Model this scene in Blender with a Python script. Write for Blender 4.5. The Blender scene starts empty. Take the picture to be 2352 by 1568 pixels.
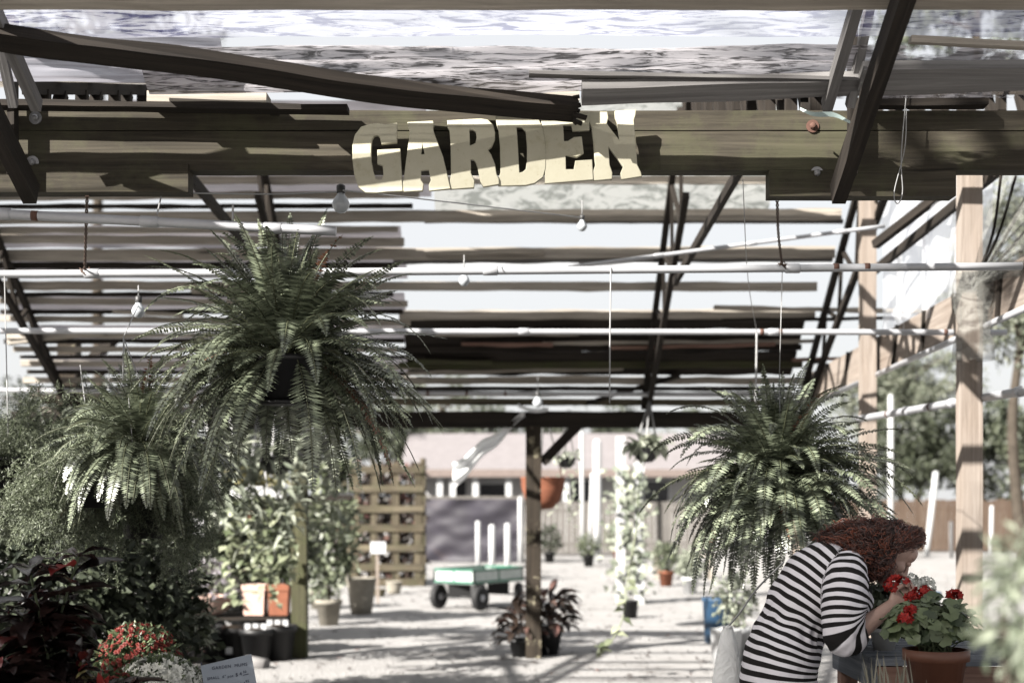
import bpy, math, random
from mathutils import Vector, Matrix, noise as mnoise
random.seed(11)
R = random.random
def U(a, b): return a + (b - a) * random.random()
V = Vector
D = bpy.data
SC = bpy.context.scene
COL = SC.collection
# ------------------------------------------------------------------ camera
W_PX, F_PX, XC, YH, CAM_H = 2352.0, 50 / 36 * 2352.0, 1176.0, 1148.0, 1.45
def P(px, py, Y):
    return V(((px - XC) * Y / F_PX, Y, CAM_H + (YH - py) * Y / F_PX))
cam = D.objects.new('camera', D.cameras.new('camera')); COL.objects.link(cam)
cam.location = (0, 0, CAM_H); cam.rotation_euler = (math.radians(90), 0, 0)
cam.data.lens = 50; cam.data.sensor_width = 36
cam.data.shift_y = (YH - 784) / W_PX
cam.data.clip_end = 2000; cam.data.clip_start = 0.05
cam.data.dof.use_dof = True; cam.data.dof.focus_distance = 5.35; cam.data.dof.aperture_fstop = 2.2
SC.camera = cam
# ------------------------------------------------------------------ world and sun
SUN_DIR = V((0.64, 0.60, -0.52)).normalized()          # the way the light travels
elev = math.asin(-SUN_DIR.z)
az = math.atan2(-SUN_DIR.x, -SUN_DIR.y)                 # compass bearing of the sun from +Y
w = D.worlds.new('World'); SC.world = w; w.use_nodes = True
nt = w.node_tree; nt.nodes.clear()
wo = nt.nodes.new('ShaderNodeOutputWorld'); bg = nt.nodes.new('ShaderNodeBackground')
sky = nt.nodes.new('ShaderNodeTexSky'); sky.sky_type = 'NISHITA'; sky.sun_disc = False
sky.sun_elevation = elev; sky.sun_rotation = az
sky.air_density = 1.0; sky.dust_density = 4.0; sky.ozone_density = 1.0
mx = nt.nodes.new('ShaderNodeMix'); mx.data_type = 'RGBA'
mx.inputs[0].default_value = 0.95; mx.inputs[7].default_value = (1.40, 1.40, 1.40, 1)   # thin white overcast over the blue
nt.links.new(sky.outputs[0], mx.inputs[6]); nt.links.new(mx.outputs[2], bg.inputs[0])
bg.inputs[1].default_value = 0.13
nt.links.new(bg.outputs[0], wo.inputs[0])
sun = D.objects.new('sun', D.lights.new('sun', 'SUN')); COL.objects.link(sun)
sun.data.energy = 5.0; sun.data.angle = math.radians(0.55); sun.data.color = (1.0, 0.955, 0.89)
sun.rotation_euler = SUN_DIR.to_track_quat('-Z', 'Y').to_euler(); sun.location = (-6, -5, 9)
SC.view_settings.view_transform = 'Standard'; SC.view_settings.look = 'None'
SC.view_settings.exposure = 2.25; SC.view_settings.gamma = 1.0
SC.cycles.use_denoising = True
SC.cycles.max_bounces = 6; SC.cycles.diffuse_bounces = 1; SC.cycles.transparent_max_bounces = 12
# ------------------------------------------------------------------ materials
ALB = 0.46
def KA(c): return tuple(x * ALB for x in c)
def newmat(name):
    m = D.materials.new(name); m.use_nodes = True
    n = m.node_tree; b = n.nodes['Principled BSDF']
    return m, n, b, n.links.new
def node(n, t, **kw):
    x = n.nodes.new(t)
    for k, v in kw.items(): setattr(x, k, v)
    return x
def ramp(n, stops):
    r = node(n, 'ShaderNodeValToRGB')
    e = r.color_ramp.elements
    while len(e) < len(stops): e.new(0.5)
    for i, (p, c) in enumerate(stops):
        e[i].position = p; e[i].color = (*c, 1)
    return r
def nz(n, L, vec, scale, detail=5, rough=0.6, dist=0.0):
    t = node(n, 'ShaderNodeTexNoise'); t.inputs['Scale'].default_value = scale
    t.inputs['Detail'].default_value = detail; t.inputs['Roughness'].default_value = rough
    t.inputs['Distortion'].default_value = dist
    if vec is not None: L(vec, t.inputs['Vector'])
    return t
def mapping(n, L, src, scale):
    m = node(n, 'ShaderNodeMapping'); m.inputs['Scale'].default_value = scale
    L(src, m.inputs['Vector']); return m.outputs[0]
def mixc(n, L, fac, a, b, mode='MIX'):
    m = node(n, 'ShaderNodeMix', data_type='RGBA', blend_type=mode)
    for s, v in ((m.inputs[0], fac), (m.inputs[6], a), (m.inputs[7], b)):
        if isinstance(v, (int, float)): s.default_value = v
        elif isinstance(v, tuple): s.default_value = (*v, 1)
        else: L(v, s)
    return m.outputs[2]
def bump(n, L, b, h, strength=0.4, dist=0.01):
    x = node(n, 'ShaderNodeBump'); x.inputs['Strength'].default_value = strength; x.inputs['Distance'].default_value = dist
    L(h, x.inputs['Height']); L(x.outputs[0], b.inputs['Normal'])
def plain(name, c, rough=0.6, metal=0.0, var=0.18, scale=9, spec=0.4, bmp=0.0):
    c = KA(c); m, n, b, L = newmat(name)
    tc = node(n, 'ShaderNodeTexCoord')
    t = nz(n, L, tc.outputs['Object'], scale, 6, 0.65)
    r = ramp(n, [(0.3, tuple(x * (1 - var) for x in c)), (0.7, tuple(min(1, x * (1 + var)) for x in c))])
    L(t.outputs[0], r.inputs[0]); L(r.outputs[0], b.inputs['Base Color'])
    b.inputs['Roughness'].default_value = rough; b.inputs['Metallic'].default_value = metal
    b.inputs['Specular IOR Level'].default_value = spec
    if bmp: bump(n, L, b, t.outputs[0], bmp)
    return m
def wood(name, dark, light, stain=(0.5, 0.5, 0.5), stain_amt=0.5, rough=0.85, grain=1.0, moss=None, mpos=(.48, .62), msc=3.5):
    dark, light = KA(dark), KA(light); moss = KA(moss) if moss else None
    m, n, b, L = newmat(name)
    uv = node(n, 'ShaderNodeUVMap'); tc = node(n, 'ShaderNodeTexCoord')
    g = nz(n, L, mapping(n, L, uv.outputs[0], (1.6 * grain, 42 * grain, 1)), 1.0, 8, 0.65, 0.7)
    r = ramp(n, [(0.28, dark), (0.55, tuple((a + c) / 2 for a, c in zip(dark, light))), (0.75, light)])
    L(g.outputs[0], r.inputs[0])
    g2 = nz(n, L, mapping(n, L, uv.outputs[0], (0.9, 7, 1)), 1.0, 5, 0.6, 0.4)
    r2 = ramp(n, [(0.35, (0, 0, 0)), (0.7, (1, 1, 1))]); L(g2.outputs[0], r2.inputs[0])
    sc = node(n, 'ShaderNodeMath', operation='MULTIPLY'); sc.inputs[1].default_value = stain_amt
    L(r2.outputs[0], sc.inputs[0])
    c = mixc(n, L, sc.outputs[0], r.outputs[0], stain, 'MULTIPLY')
    if moss:
        g3 = nz(n, L, tc.outputs['Object'], msc, 6, 0.7)
        r3 = ramp(n, [(mpos[0], (0, 0, 0)), (mpos[1], (1, 1, 1))]); L(g3.outputs[0], r3.inputs[0])
        s3 = node(n, 'ShaderNodeMath', operation='MULTIPLY'); s3.inputs[1].default_value = 0.55
        L(r3.outputs[0], s3.inputs[0])
        c = mixc(n, L, s3.outputs[0], c, moss)
    vo = node(n, 'ShaderNodeTexVoronoi'); vo.inputs['Scale'].default_value = 1.0      # scattered knots
    L(mapping(n, L, uv.outputs[0], (1.1, 7, 1)), vo.inputs['Vector'])
    kr = ramp(n, [(0.05, (1, 1, 1)), (0.11, (0, 0, 0))]); L(vo.outputs['Distance'], kr.inputs[0])
    c = mixc(n, L, kr.outputs[0], c, tuple(x * 0.4 for x in dark))
    L(c, b.inputs['Base Color']); b.inputs['Roughness'].default_value = rough
    b.inputs['Specular IOR Level'].default_value = 0.2
    bump(n, L, b, g.outputs[0], 0.5, 0.006)
    return m
def leafmat(name, c1, c2, rough=0.45, trans=0.25, spec=0.5, c3=None):
    c1, c2 = KA(c1), KA(c2); c3 = KA(c3) if c3 else None
    m, n, b, L = newmat(name)
    g = node(n, 'ShaderNodeNewGeometry')
    st = [(0.0, c1), (0.85, c2)] + ([(0.97, c3)] if c3 else [])
    r = ramp(n, st); L(g.outputs['Random Per Island'], r.inputs[0])
    L(r.outputs[0], b.inputs['Base Color']); b.inputs['Roughness'].default_value = rough
    b.inputs['Specular IOR Level'].default_value = spec
    if trans:
        t = node(n, 'ShaderNodeBsdfTranslucent')
        L(mixc(n, L, 0.4, r.outputs[0], (0.5, 0.55, 0.25), 'MULTIPLY') if False else r.outputs[0], t.inputs[0])
        s = node(n, 'ShaderNodeMixShader'); s.inputs[0].default_value = trans
        L(b.outputs[0], s.inputs[1]); L(t.outputs[0], s.inputs[2])
        L(s.outputs[0], n.nodes['Material Output'].inputs[0])
    return m
def clothmat(name, col, clear, uvscale, streak=(0.25, 0.25, 0.3), amt=0.6, trans=0.5, dapple=0):
    """thin wrinkled plastic or shade cloth, partly see-through"""
    m, n, b, L = newmat(name)
    uv = node(n, 'ShaderNodeUVMap')
    g = nz(n, L, mapping(n, L, uv.outputs[0], uvscale), 1.0, 7, 0.6, 1.6)
    r = ramp(n, [(0.40, streak), (0.52, col)]); L(g.outputs[0], r.inputs[0])
    c = mixc(n, L, amt, col, r.outputs[0])
    L(c, b.inputs['Base Color']); b.inputs['Roughness'].default_value = 0.5
    bump(n, L, b, g.outputs[0], 0.8, 0.02)
    t = node(n, 'ShaderNodeBsdfTranslucent'); L(c, t.inputs[0])
    s = node(n, 'ShaderNodeMixShader'); s.inputs[0].default_value = trans
    L(b.outputs[0], s.inputs[1]); L(t.outputs[0], s.inputs[2])
    tr = node(n, 'ShaderNodeBsdfTransparent'); s2 = node(n, 'ShaderNodeMixShader')
    s2.inputs[0].default_value = clear
    if dapple:
        tc = node(n, 'ShaderNodeTexCoord'); dn = nz(n, L, mapping(n, L, tc.outputs['Object'], (1, 1.6, 1)), dapple, 4, 0.6)
        dr_ = ramp(n, [(0.46, (clear,) * 3), (0.56, (.92,) * 3)]); L(dn.outputs[0], dr_.inputs[0]); L(dr_.outputs[0], s2.inputs[0])
    L(s.outputs[0], s2.inputs[1]); L(tr.outputs[0], s2.inputs[2])
    L(s2.outputs[0], n.nodes['Material Output'].inputs[0])
    return m
M = {}
M['beam'] = wood('beam_wood', (0.032, 0.027, 0.02), (0.15, 0.13, 0.095), (0.35, 0.33, 0.29), 0.6, moss=(0.10, 0.10, 0.055))
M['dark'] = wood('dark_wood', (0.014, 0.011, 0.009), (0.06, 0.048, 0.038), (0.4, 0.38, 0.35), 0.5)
M['slat'] = wood('slat_wood', (0.36, 0.325, 0.28), (0.80, 0.73, 0.64), (0.5, 0.47, 0.42), 0.55)
M['grey'] = wood('grey_wood', (0.19, 0.18, 0.18), (0.46, 0.45, 0.44), (0.55, 0.53, 0.53), 0.5, grain=0.8)
M['post'] = wood('post_wood', (0.28, 0.235, 0.20), (0.54, 0.475, 0.42), (0.6, 0.5, 0.42), 0.5)
M['green_post'] = wood('mossy_wood', (0.05, 0.047, 0.028), (0.15, 0.145, 0.08), (0.4, 0.4, 0.3), 0.5, moss=(0.08, 0.095, 0.035))
M['mottled'] = wood('lichen_wood', (0.03, 0.024, 0.018), (0.34, 0.29, 0.2), (0.3, 0.25, 0.2), 0.8, grain=0.35, moss=(0.09, 0.09, 0.05))
M['post_dark'] = wood('lichen_post', (0.02, 0.016, 0.012), (0.09, 0.07, 0.05), (0.4, 0.36, 0.3), 0.7, moss=(0.75, 0.68, 0.48), mpos=(.56, .62), msc=9)
M['fence'] = wood('fence_wood', (0.10, 0.07, 0.05), (0.22, 0.16, 0.12), (0.5, 0.42, 0.38), 0.6)
M['fence_grey'] = wood('fence_grey_wood', (0.16, 0.15, 0.14), (0.30, 0.28, 0.26), (0.6, 0.58, 0.55), 0.6)
M['pink_lit'] = wood('pink_lit_wood', (0.22, 0.125, 0.10), (0.45, 0.30, 0.24), (0.6, 0.5, 0.45), 0.5)  # pink of the sunlit table frame put into the wood colour
M['blue_wood'] = wood('blue_grey_wood', (0.10, 0.12, 0.15), (0.34, 0.36, 0.40), (0.5, 0.5, 0.55), 0.6)
M['pipe'] = plain('galvanised_pipe', (0.62, 0.63, 0.66), 0.42, 0.25, 0.14, 3)
M['rust'] = plain('rusty_steel', (0.14, 0.065, 0.045), 0.8, 0.1, 0.35, 14)
M['steel'] = plain('bolt_steel', (0.45, 0.45, 0.46), 0.4, 0.6)
M['wire'] = plain('wire', (0.50, 0.50, 0.50), 0.5, 0.3)
M['twig'] = plain('rusted_wire', (0.10, 0.055, 0.035), 0.8)
M['white'] = plain('white_paint', (0.72, 0.73, 0.74), 0.5, 0, 0.05)
M['paper'] = plain('white_card', (0.74, 0.75, 0.77), 0.7, 0, 0.03)
M['letter'] = None
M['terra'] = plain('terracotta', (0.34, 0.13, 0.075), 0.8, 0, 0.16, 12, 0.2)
M['terra_sunlit'] = plain('sunlit_terracotta', (0.85, 0.60, 0.51), 0.85, 0, 0.2, 12, 0.2)  # paler copy of terracotta, its sunlight put into the colour
M['brown_pot'] = plain('brown_plastic', (0.16, 0.062, 0.035), 0.55, 0, 0.1)
M['black'] = plain('black_plastic', (0.012, 0.012, 0.013), 0.5, 0, 0.2)
M['concrete'] = plain('concrete_pot', (0.40, 0.37, 0.31), 0.9, 0, 0.2, 10, 0.2, 0.2)
M['soil'] = plain('potting_soil', (0.03, 0.022, 0.016), 0.95, 0, 0.4, 60, 0.1)
M['tyre'] = plain('tyre_rubber', (0.02, 0.02, 0.021), 0.75)
M['rim'] = plain('rim_white', (0.62, 0.63, 0.66), 0.5)
M['gpaint'] = plain('green_paint', (0.045, 0.20, 0.13), 0.5)
M['pale_panel'] = plain('pale_mesh_panel', (0.60, 0.66, 0.63), 0.6)
M['bulb'] = plain('bulb_glass', (0.66, 0.70, 0.74), 0.12, 0, 0.04)
M['socket'] = plain('bulb_socket', (0.05, 0.05, 0.05), 0.5)
M['blue'] = plain('blue_plastic', (0.04, 0.10, 0.19), 0.45)
M['ribbon'] = plain('pale_ribbon', (0.50, 0.62, 0.60), 0.5)
M['skin'] = plain('skin', (0.60, 0.40, 0.33), 0.5, 0, 0.06, 25)
M['lip'] = plain('lip_skin', (0.45, 0.17, 0.15), 0.5)
M['stem'] = plain('green_stem', (0.10, 0.13, 0.06), 0.6)
M['bark'] = plain('tree_bark', (0.09, 0.075, 0.06), 0.9, 0, 0.3, 6, 0.1, 0.4)
M['wallpaint'] = plain('house_paint', (0.62, 0.61, 0.61), 0.8, 0, 0.05)
M['roof'] = plain('roof_shingle', (0.30, 0.275, 0.28), 0.9, 0, 0.12, 4)
M['rooftrim'] = plain('roof_trim', (0.24, 0.19, 0.17), 0.8)
M['glass_dark'] = plain('dark_glass', (0.03, 0.03, 0.035), 0.15)
M['tarp'] = None
# foliage
M['fern'] = leafmat('fern_leaf', (0.028, 0.038, 0.022), (0.36, 0.41, 0.28), 0.33, 0.14, 0.8)
M['rachis'] = plain('fern_stem', (0.11, 0.12, 0.065), 0.5)
M['dryfern'] = leafmat('dry_fern_leaf', (0.16, 0.07, 0.04), (0.30, 0.15, 0.09), 0.6, 0.2)
M['asp'] = leafmat('asparagus_needle', (0.022, 0.032, 0.018), (0.36, 0.41, 0.27), 0.5, 0.25)
M['bronze'] = leafmat('bronze_leaf', (0.014, 0.009, 0.009), (0.05, 0.026, 0.023), 0.27, 0.06, 0.9, (0.12, 0.022, 0.02))
M['redleaf'] = leafmat('red_leaf', (0.22, 0.012, 0.016), (0.40, 0.04, 0.035), 0.4, 0.3)
M['yellowleaf'] = leafmat('yellow_leaf', (0.30, 0.27, 0.10), (0.55, 0.50, 0.24), 0.5, 0.3)
M['geran'] = leafmat('geranium_leaf', (0.05, 0.08, 0.035), (0.22, 0.28, 0.14), 0.5, 0.25)
M['redflower'] = leafmat('red_petal', (0.33, 0.012, 0.012), (0.62, 0.035, 0.025), 0.55, 0.3, 0.3)
M['mumred'] = leafmat('red_mum_petal', (0.16, 0.018, 0.016), (0.36, 0.06, 0.045), 0.6, 0.25, 0.3)
M['mumwhite'] = leafmat('white_mum_petal', (1.1, 1.12, 1.0), (1.6, 1.6, 1.5), 0.6, 0.25, 0.3)
M['bush'] = leafmat('bush_leaf', (0.04, 0.055, 0.03), (0.30, 0.34, 0.22), 0.42, 0.3)
M['silver'] = leafmat('silvery_leaf', (0.22, 0.26, 0.19), (0.66, 0.70, 0.56), 0.5, 0.3)
M['pothos'] = leafmat('pale_vine_leaf', (0.14, 0.18, 0.09), (0.58, 0.62, 0.42), 0.4, 0.35)
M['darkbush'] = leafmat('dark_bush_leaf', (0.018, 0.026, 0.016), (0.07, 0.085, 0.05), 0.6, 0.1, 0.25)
M['brownleaf'] = leafmat('brown_leaf', (0.025, 0.018, 0.014), (0.11, 0.075, 0.058), 0.4, 0.15, 0.5, (0.30, 0.15, 0.13))
M['tree'] = leafmat('tree_leaf', (0.07, 0.09, 0.055), (0.19, 0.215, 0.14), 0.5, 0.3)
M['treepale'] = leafmat('pale_tree_leaf', (0.16, 0.19, 0.13), (0.34, 0.36, 0.27), 0.5, 0.35)
M['treedark'] = leafmat('dark_tree_leaf', (0.045, 0.055, 0.035), (0.12, 0.14, 0.085), 0.5, 0.25)
M['blurleaf'] = leafmat('near_leaf', (0.16, 0.20, 0.13), (0.46, 0.51, 0.38), 0.5, 0.4)
M['lilac'] = leafmat('lilac_petal', (0.40, 0.36, 0.42), (0.62, 0.58, 0.62), 0.6, 0.3)
M['needle'] = leafmat('grass_blade', (0.16, 0.15, 0.10), (0.36, 0.34, 0.26), 0.5, 0.2)
M['cloth_clear'] = clothmat('clear_film', (0.62, 0.63, 0.72), 0.55, (5, 52, 1), (0.10, 0.10, 0.22), 1.0, 0.8)
M['cloth_grey'] = clothmat('shading_sheet', (0.50, 0.48, 0.50), 0.05, (7.0, 55, 1), (0.05, 0.045, 0.045), 1.0, 0.5)  # grey puts shade into the colour of the film's lower strip
M['cloth_holes'] = clothmat('dapple_cloth', (0.40, 0.38, 0.40), 0.04, (3.0, 34, 1), (0.05, 0.045, 0.045), 0.9, 0.3, 5.0)  # holes added so that dappled light falls through
M['sheet_grey'] = clothmat('grey_roof_sheet', (0.34, 0.32, 0.34), 0.0, (1.0, 4, 1), (0.22, 0.21, 0.22), 0.6, 0.5)
M['sheet_white'] = clothmat('white_roof_sheet', (0.86, 0.87, 0.88), 0.05, (0.6, 3, 1), (0.78, 0.79, 0.82), 0.5, 0.85)
M['sheet_lilac'] = clothmat('lilac_roof_sheet', (0.36, 0.36, 0.40), 0.0, (1.2, 14, 1), (0.22, 0.21, 0.23), 0.7, 0.6)
M['sheet_mottled'] = clothmat('tree_blur_roof_sheet', (0.62, 0.62, 0.58), 0.10, (5, 9, 1), (0.24, 0.25, 0.22), 0.9, 0.75)  # mottling imitates trees blurred behind the sheet
M['curtain'] = clothmat('plastic_curtain', (0.88, 0.89, 0.92), 0.45, (9, 1.4, 1), (0.62, 0.63, 0.70), 0.6, 0.8)
M['net'] = clothmat('dark_net', (0.25, 0.25, 0.23), 0.62, (7, 2, 1), (0.03, 0.03, 0.03), 0.9, 0.3)
M['whitecloth'] = clothmat('white_cloth', (0.82, 0.83, 0.83), 0.0, (5, 5, 1), (0.70, 0.70, 0.70), 0.4, 0.3)
def ground_material():
    m, n, b, L = newmat('pale_gravel')
    tc = node(n, 'ShaderNodeTexCoord'); o = tc.outputs['Object']
    a = nz(n, L, o, 1.3, 6, 0.7); f = nz(n, L, o, 55, 4, 0.7)
    vo = node(n, 'ShaderNodeTexVoronoi'); vo.inputs['Scale'].default_value = 48; L(o, vo.inputs['Vector'])
    r = ramp(n, [(0.30, (0.13, 0.126, 0.122)), (0.44, (0.245, 0.24, 0.236)), (0.75, (0.29, 0.287, 0.284))]); L(a.outputs[0], r.inputs[0])
    r2 = ramp(n, [(0.3, (0.72, 0.70, 0.68)), (0.65, (1, 1, 1))]); L(f.outputs[0], r2.inputs[0])
    c = mixc(n, L, 0.8, r.outputs[0], r2.outputs[0], 'MULTIPLY')
    L(c, b.inputs['Base Color']); b.inputs['Roughness'].default_value = 0.95
    b.inputs['Specular IOR Level'].default_value = 0.15
    bump(n, L, b, vo.outputs['Distance'], 0.6, 0.02)
    return m
def letter_material():
    m, n, b, L = newmat('letter_cream_paint')
    tc = node(n, 'ShaderNodeTexCoord'); o = tc.outputs['Object']
    a = nz(n, L, o, 9, 8, 0.75); f = nz(n, L, o, 60, 6, 0.8)
    r = ramp(n, [(0.30, (0.21, 0.195, 0.125)), (0.44, (0.27, 0.255, 0.19)), (0.75, (0.30, 0.285, 0.22))]); L(a.outputs[0], r.inputs[0])
    r2 = ramp(n, [(0.30, (0.6, 0.57, 0.5)), (0.40, (1, 1, 1))]); L(f.outputs[0], r2.inputs[0])
    L(mixc(n, L, 0.8, r.outputs[0], r2.outputs[0], 'MULTIPLY'), b.inputs['Base Color'])
    b.inputs['Roughness'].default_value = 0.7; bump(n, L, b, f.outputs[0], 0.25, 0.003)
    return m
M['letter'] = letter_material()
def tarp_material():
    m, n, b, L = newmat('mauve_tarp')
    tc = node(n, 'ShaderNodeTexCoord')
    a = nz(n, L, tc.outputs['Object'], 0.9, 6, 0.7, 1.0)
    r = ramp(n, [(0.35, (0.010, 0.0085, 0.013)), (0.55, (0.016, 0.0135, 0.021)), (0.74, (0.036, 0.026, 0.028))]); L(a.outputs[0], r.inputs[0])
    L(r.outputs[0], b.inputs['Base Color']); b.inputs['Roughness'].default_value = 0.6
    return m
M['tarp'] = tarp_material()
def stripe_material():
    m, n, b, L = newmat('striped_jersey')
    at = node(n, 'ShaderNodeAttribute', attribute_name='stripe')
    d = node(n, 'ShaderNodeMath', operation='DIVIDE'); d.inputs[1].default_value = 0.0305
    L(at.outputs['Fac'], d.inputs[0])
    fr = node(n, 'ShaderNodeMath', operation='FRACT'); L(d.outputs[0], fr.inputs[0])
    r = ramp(n, [(0.0, (0.52, 0.505, 0.54)), (0.47, (0.52, 0.505, 0.54)), (0.51, (0.009, 0.008, 0.008)), (0.97, (0.009, 0.008, 0.008)), (1.0, (0.52, 0.505, 0.54))])
    L(fr.outputs[0], r.inputs[0]); L(r.outputs[0], b.inputs['Base Color'])
    b.inputs['Roughness'].default_value = 0.85; b.inputs['Specular IOR Level'].default_value = 0.15
    tc = node(n, 'ShaderNodeTexCoord'); f = nz(n, L, tc.outputs['Object'], 260, 3, 0.6)
    f2 = nz(n, L, tc.outputs['Object'], 13, 3, 0.5, 0.8)
    ad = node(n, 'ShaderNodeMath', operation='MULTIPLY_ADD'); ad.inputs[1].default_value = 0.12
    L(f.outputs[0], ad.inputs[0]); L(f2.outputs[0], ad.inputs[2])
    bump(n, L, b, ad.outputs[0], 0.5, 0.012)
    return m
M['stripe'] = stripe_material()
def hair_material():
    m, n, b, L = newmat('red_brown_hair')
    g = node(n, 'ShaderNodeNewGeometry')
    r = ramp(n, [(0.0, (0.014, 0.005, 0.004)), (0.6, (0.050, 0.014, 0.008)), (1.0, (0.16, 0.042, 0.019))])
    L(g.outputs['Random Per Island'], r.inputs[0]); L(r.outputs[0], b.inputs['Base Color'])
    b.inputs['Roughness'].default_value = 0.36; b.inputs['Specular IOR Level'].default_value = 0.6
    return m
M['hair'] = hair_material()
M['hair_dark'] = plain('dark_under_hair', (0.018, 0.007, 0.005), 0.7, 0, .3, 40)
# ------------------------------------------------------------------ mesh builder
class MB:
    def __init__(self): self.v = []; self.f = []; self.uv = []; self.mi = []; self.sm = []
    def face(self, idx, uv=None, mi=0, sm=False):
        self.f.append(idx); self.uv.append(uv or [(0, 0)] * len(idx)); self.mi.append(mi); self.sm.append(sm)
    def add(self, *pts):
        k = len(self.v); self.v.extend(pts); return k
    def bar(self, p0, p1, w, h, up=None, n=1, jit=0.0, mi=0, caps=True):
        """board from p0 to p1: w across, h along `up`; the grain follows its length"""
        p0, p1 = V(p0), V(p1); d = (p1 - p0); ln = d.length; d.normalize()
        up = V(up or (0, 0, 1)); s = d.cross(up)
        if s.length < 1e-4: s = d.cross(V((0, 1, 0)))
        s.normalize(); u = s.cross(d).normalized()
        ou, ov = U(0, 50), U(0, 50); sd = U(0, 99)
        rings = []
        for i in range(n + 1):
            t = i / n; c = p0.lerp(p1, t); r = []
            for a, b in ((-1, -1), (1, -1), (1, 1), (-1, 1)):
                q = c + s * (a * w / 2) + u * (b * h / 2)
                if jit:
                    q = q + u * (jit * mnoise.noise(V((t * ln * 3.1 + sd, a * 2, b * 2)))) + s * (jit * .5 * mnoise.noise(V((t * ln * 2.3 + sd, a * 2 + 9, b))))
                r.append(q)
            rings.append(r)
        per = [0, w, w + h, 2 * w + h, 2 * w + 2 * h]
        for i in range(n):
            a, b = rings[i], rings[i + 1]; u0, u1 = ou + ln * i / n, ou + ln * (i + 1) / n
            for k in range(4):
                k2 = (k + 1) % 4
                j = self.add(a[k], b[k], b[k2], a[k2])
                self.face((j + 3, j + 2, j + 1, j), [(u0, ov + per[k + 1]), (u1, ov + per[k + 1]), (u1, ov + per[k]), (u0, ov + per[k])], mi)
        if caps:
            for r, fl in ((rings[0], 0), (rings[-1], 1)):
                j = self.add(*r); ids = (j, j + 1, j + 2, j + 3)
                self.face(ids if fl else ids[::-1], [(ou, ov), (ou + .02, ov), (ou + .02, ov + h), (ou, ov + h)], mi)
        return self
    def path_bar(self, pts, w, h, up, jit=0.0, mi=0):
        """one bent board through pts, its grain running on unbroken"""
        up = V(up); ou = U(0, 50); rings = []; acc = [0]; sd = U(0, 99)
        for i, p in enumerate(pts):
            d = (pts[min(i + 1, len(pts) - 1)] - pts[max(i - 1, 0)]).normalized(); s = d.cross(up).normalized(); u = s.cross(d).normalized()
            if i: acc.append(acc[-1] + (p - pts[i - 1]).length)
            rings.append([p + s * (a * w / 2) + u * (b * h / 2 + jit * mnoise.noise(V((acc[-1] * 4 + sd, a * 2, b * 2)))) for a, b in ((-1, -1), (1, -1), (1, 1), (-1, 1))])
        per = [0, w, w + h, 2 * w + h, 2 * w + 2 * h]
        for i in range(len(pts) - 1):
            a, b = rings[i], rings[i + 1]
            for k in range(4):
                k2 = (k + 1) % 4; j = self.add(a[k], b[k], b[k2], a[k2])
                self.face((j + 3, j + 2, j + 1, j), [(ou + acc[i], per[k + 1]), (ou + acc[i + 1], per[k + 1]), (ou + acc[i + 1], per[k]), (ou + acc[i], per[k])], mi)
        for r, fl in ((rings[0], 0), (rings[-1], 1)):
            j = self.add(*r); self.face((j, j + 1, j + 2, j + 3) if fl else (j + 3, j + 2, j + 1, j), None, mi)
        return self
    def box(self, a, b, mi=0):
        a, b = V(a), V(b)
        return self.bar(((a.x) , (a.y + b.y) / 2, (a.z + b.z) / 2), ((b.x), (a.y + b.y) / 2, (a.z + b.z) / 2), abs(b.y - a.y), abs(b.z - a.z), mi=mi)
    def tube(self, pts, r, n=8, mi=0, caps=True, sm=True, flat=1.0):
        pts = [V(p) for p in pts]; N = len(pts)
        rs = r if isinstance(r, (list, tuple)) else [r] * N
        k0 = len(self.v); prev = None; acc = 0; ls = []
        for i, p in enumerate(pts):
            d = (pts[min(i + 1, N - 1)] - pts[max(i - 1, 0)]).normalized()
            ref = prev if prev is not None else (V((0, 0, 1)) if abs(d.z) < .9 else V((0, 1, 0)))
            s = d.cross(ref)
            if s.length < 1e-5: s = d.cross(V((1, 0, 0)))
            s.normalize(); u = s.cross(d).normalized(); prev = u
            if i: acc += (p - pts[i - 1]).length
            ls.append(acc)
            for j in range(n):
                a = 2 * math.pi * j / n
                self.v.append(p + s * (math.cos(a) * rs[i]) + u * (math.sin(a) * rs[i] * flat))
        for i in range(N - 1):
            for j in range(n):
                j2 = (j + 1) % n; a = k0 + i * n
                self.face((a + j, a + j2, a + n + j2, a + n + j), [(ls[i], j / n * .3), (ls[i], (j + 1) / n * .3), (ls[i + 1], (j + 1) / n * .3), (ls[i + 1], j / n * .3)], mi, sm)
        if caps:
            self.face(tuple(k0 + j for j in range(n))[::-1], None, mi); self.face(tuple(k0 + (N - 1) * n + j for j in range(n)), None, mi)
        return self
    def lathe(self, c, prof, n=24, mi=0, axis=(0, 0, 1), sm=True):
        """prof: (radius, height) pairs turned round `axis` through c"""
        c = V(c); ax = V(axis).normalized(); s = ax.orthogonal().normalized(); u = ax.cross(s)
        k0 = len(self.v); acc = 0
        for r, z in prof:
            for j in range(n):
                a = 2 * math.pi * j / n
                self.v.append(c + ax * z + s * (r * math.cos(a)) + u * (r * math.sin(a)))
        for i in range(len(prof) - 1):
            for j in range(n):
                j2 = (j + 1) % n; a = k0 + i * n
                self.face((a + j, a + j2, a + n + j2, a + n + j), [(j / n, i * .1)] * 4, mi, sm)
        if prof[0][0] > 1e-4: self.face(tuple(k0 + j for j in range(n))[::-1], None, mi)
        if prof[-1][0] > 1e-4: self.face(tuple(k0 + (len(prof) - 1) * n + j for j in range(n)), None, mi)
        return self
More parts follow.
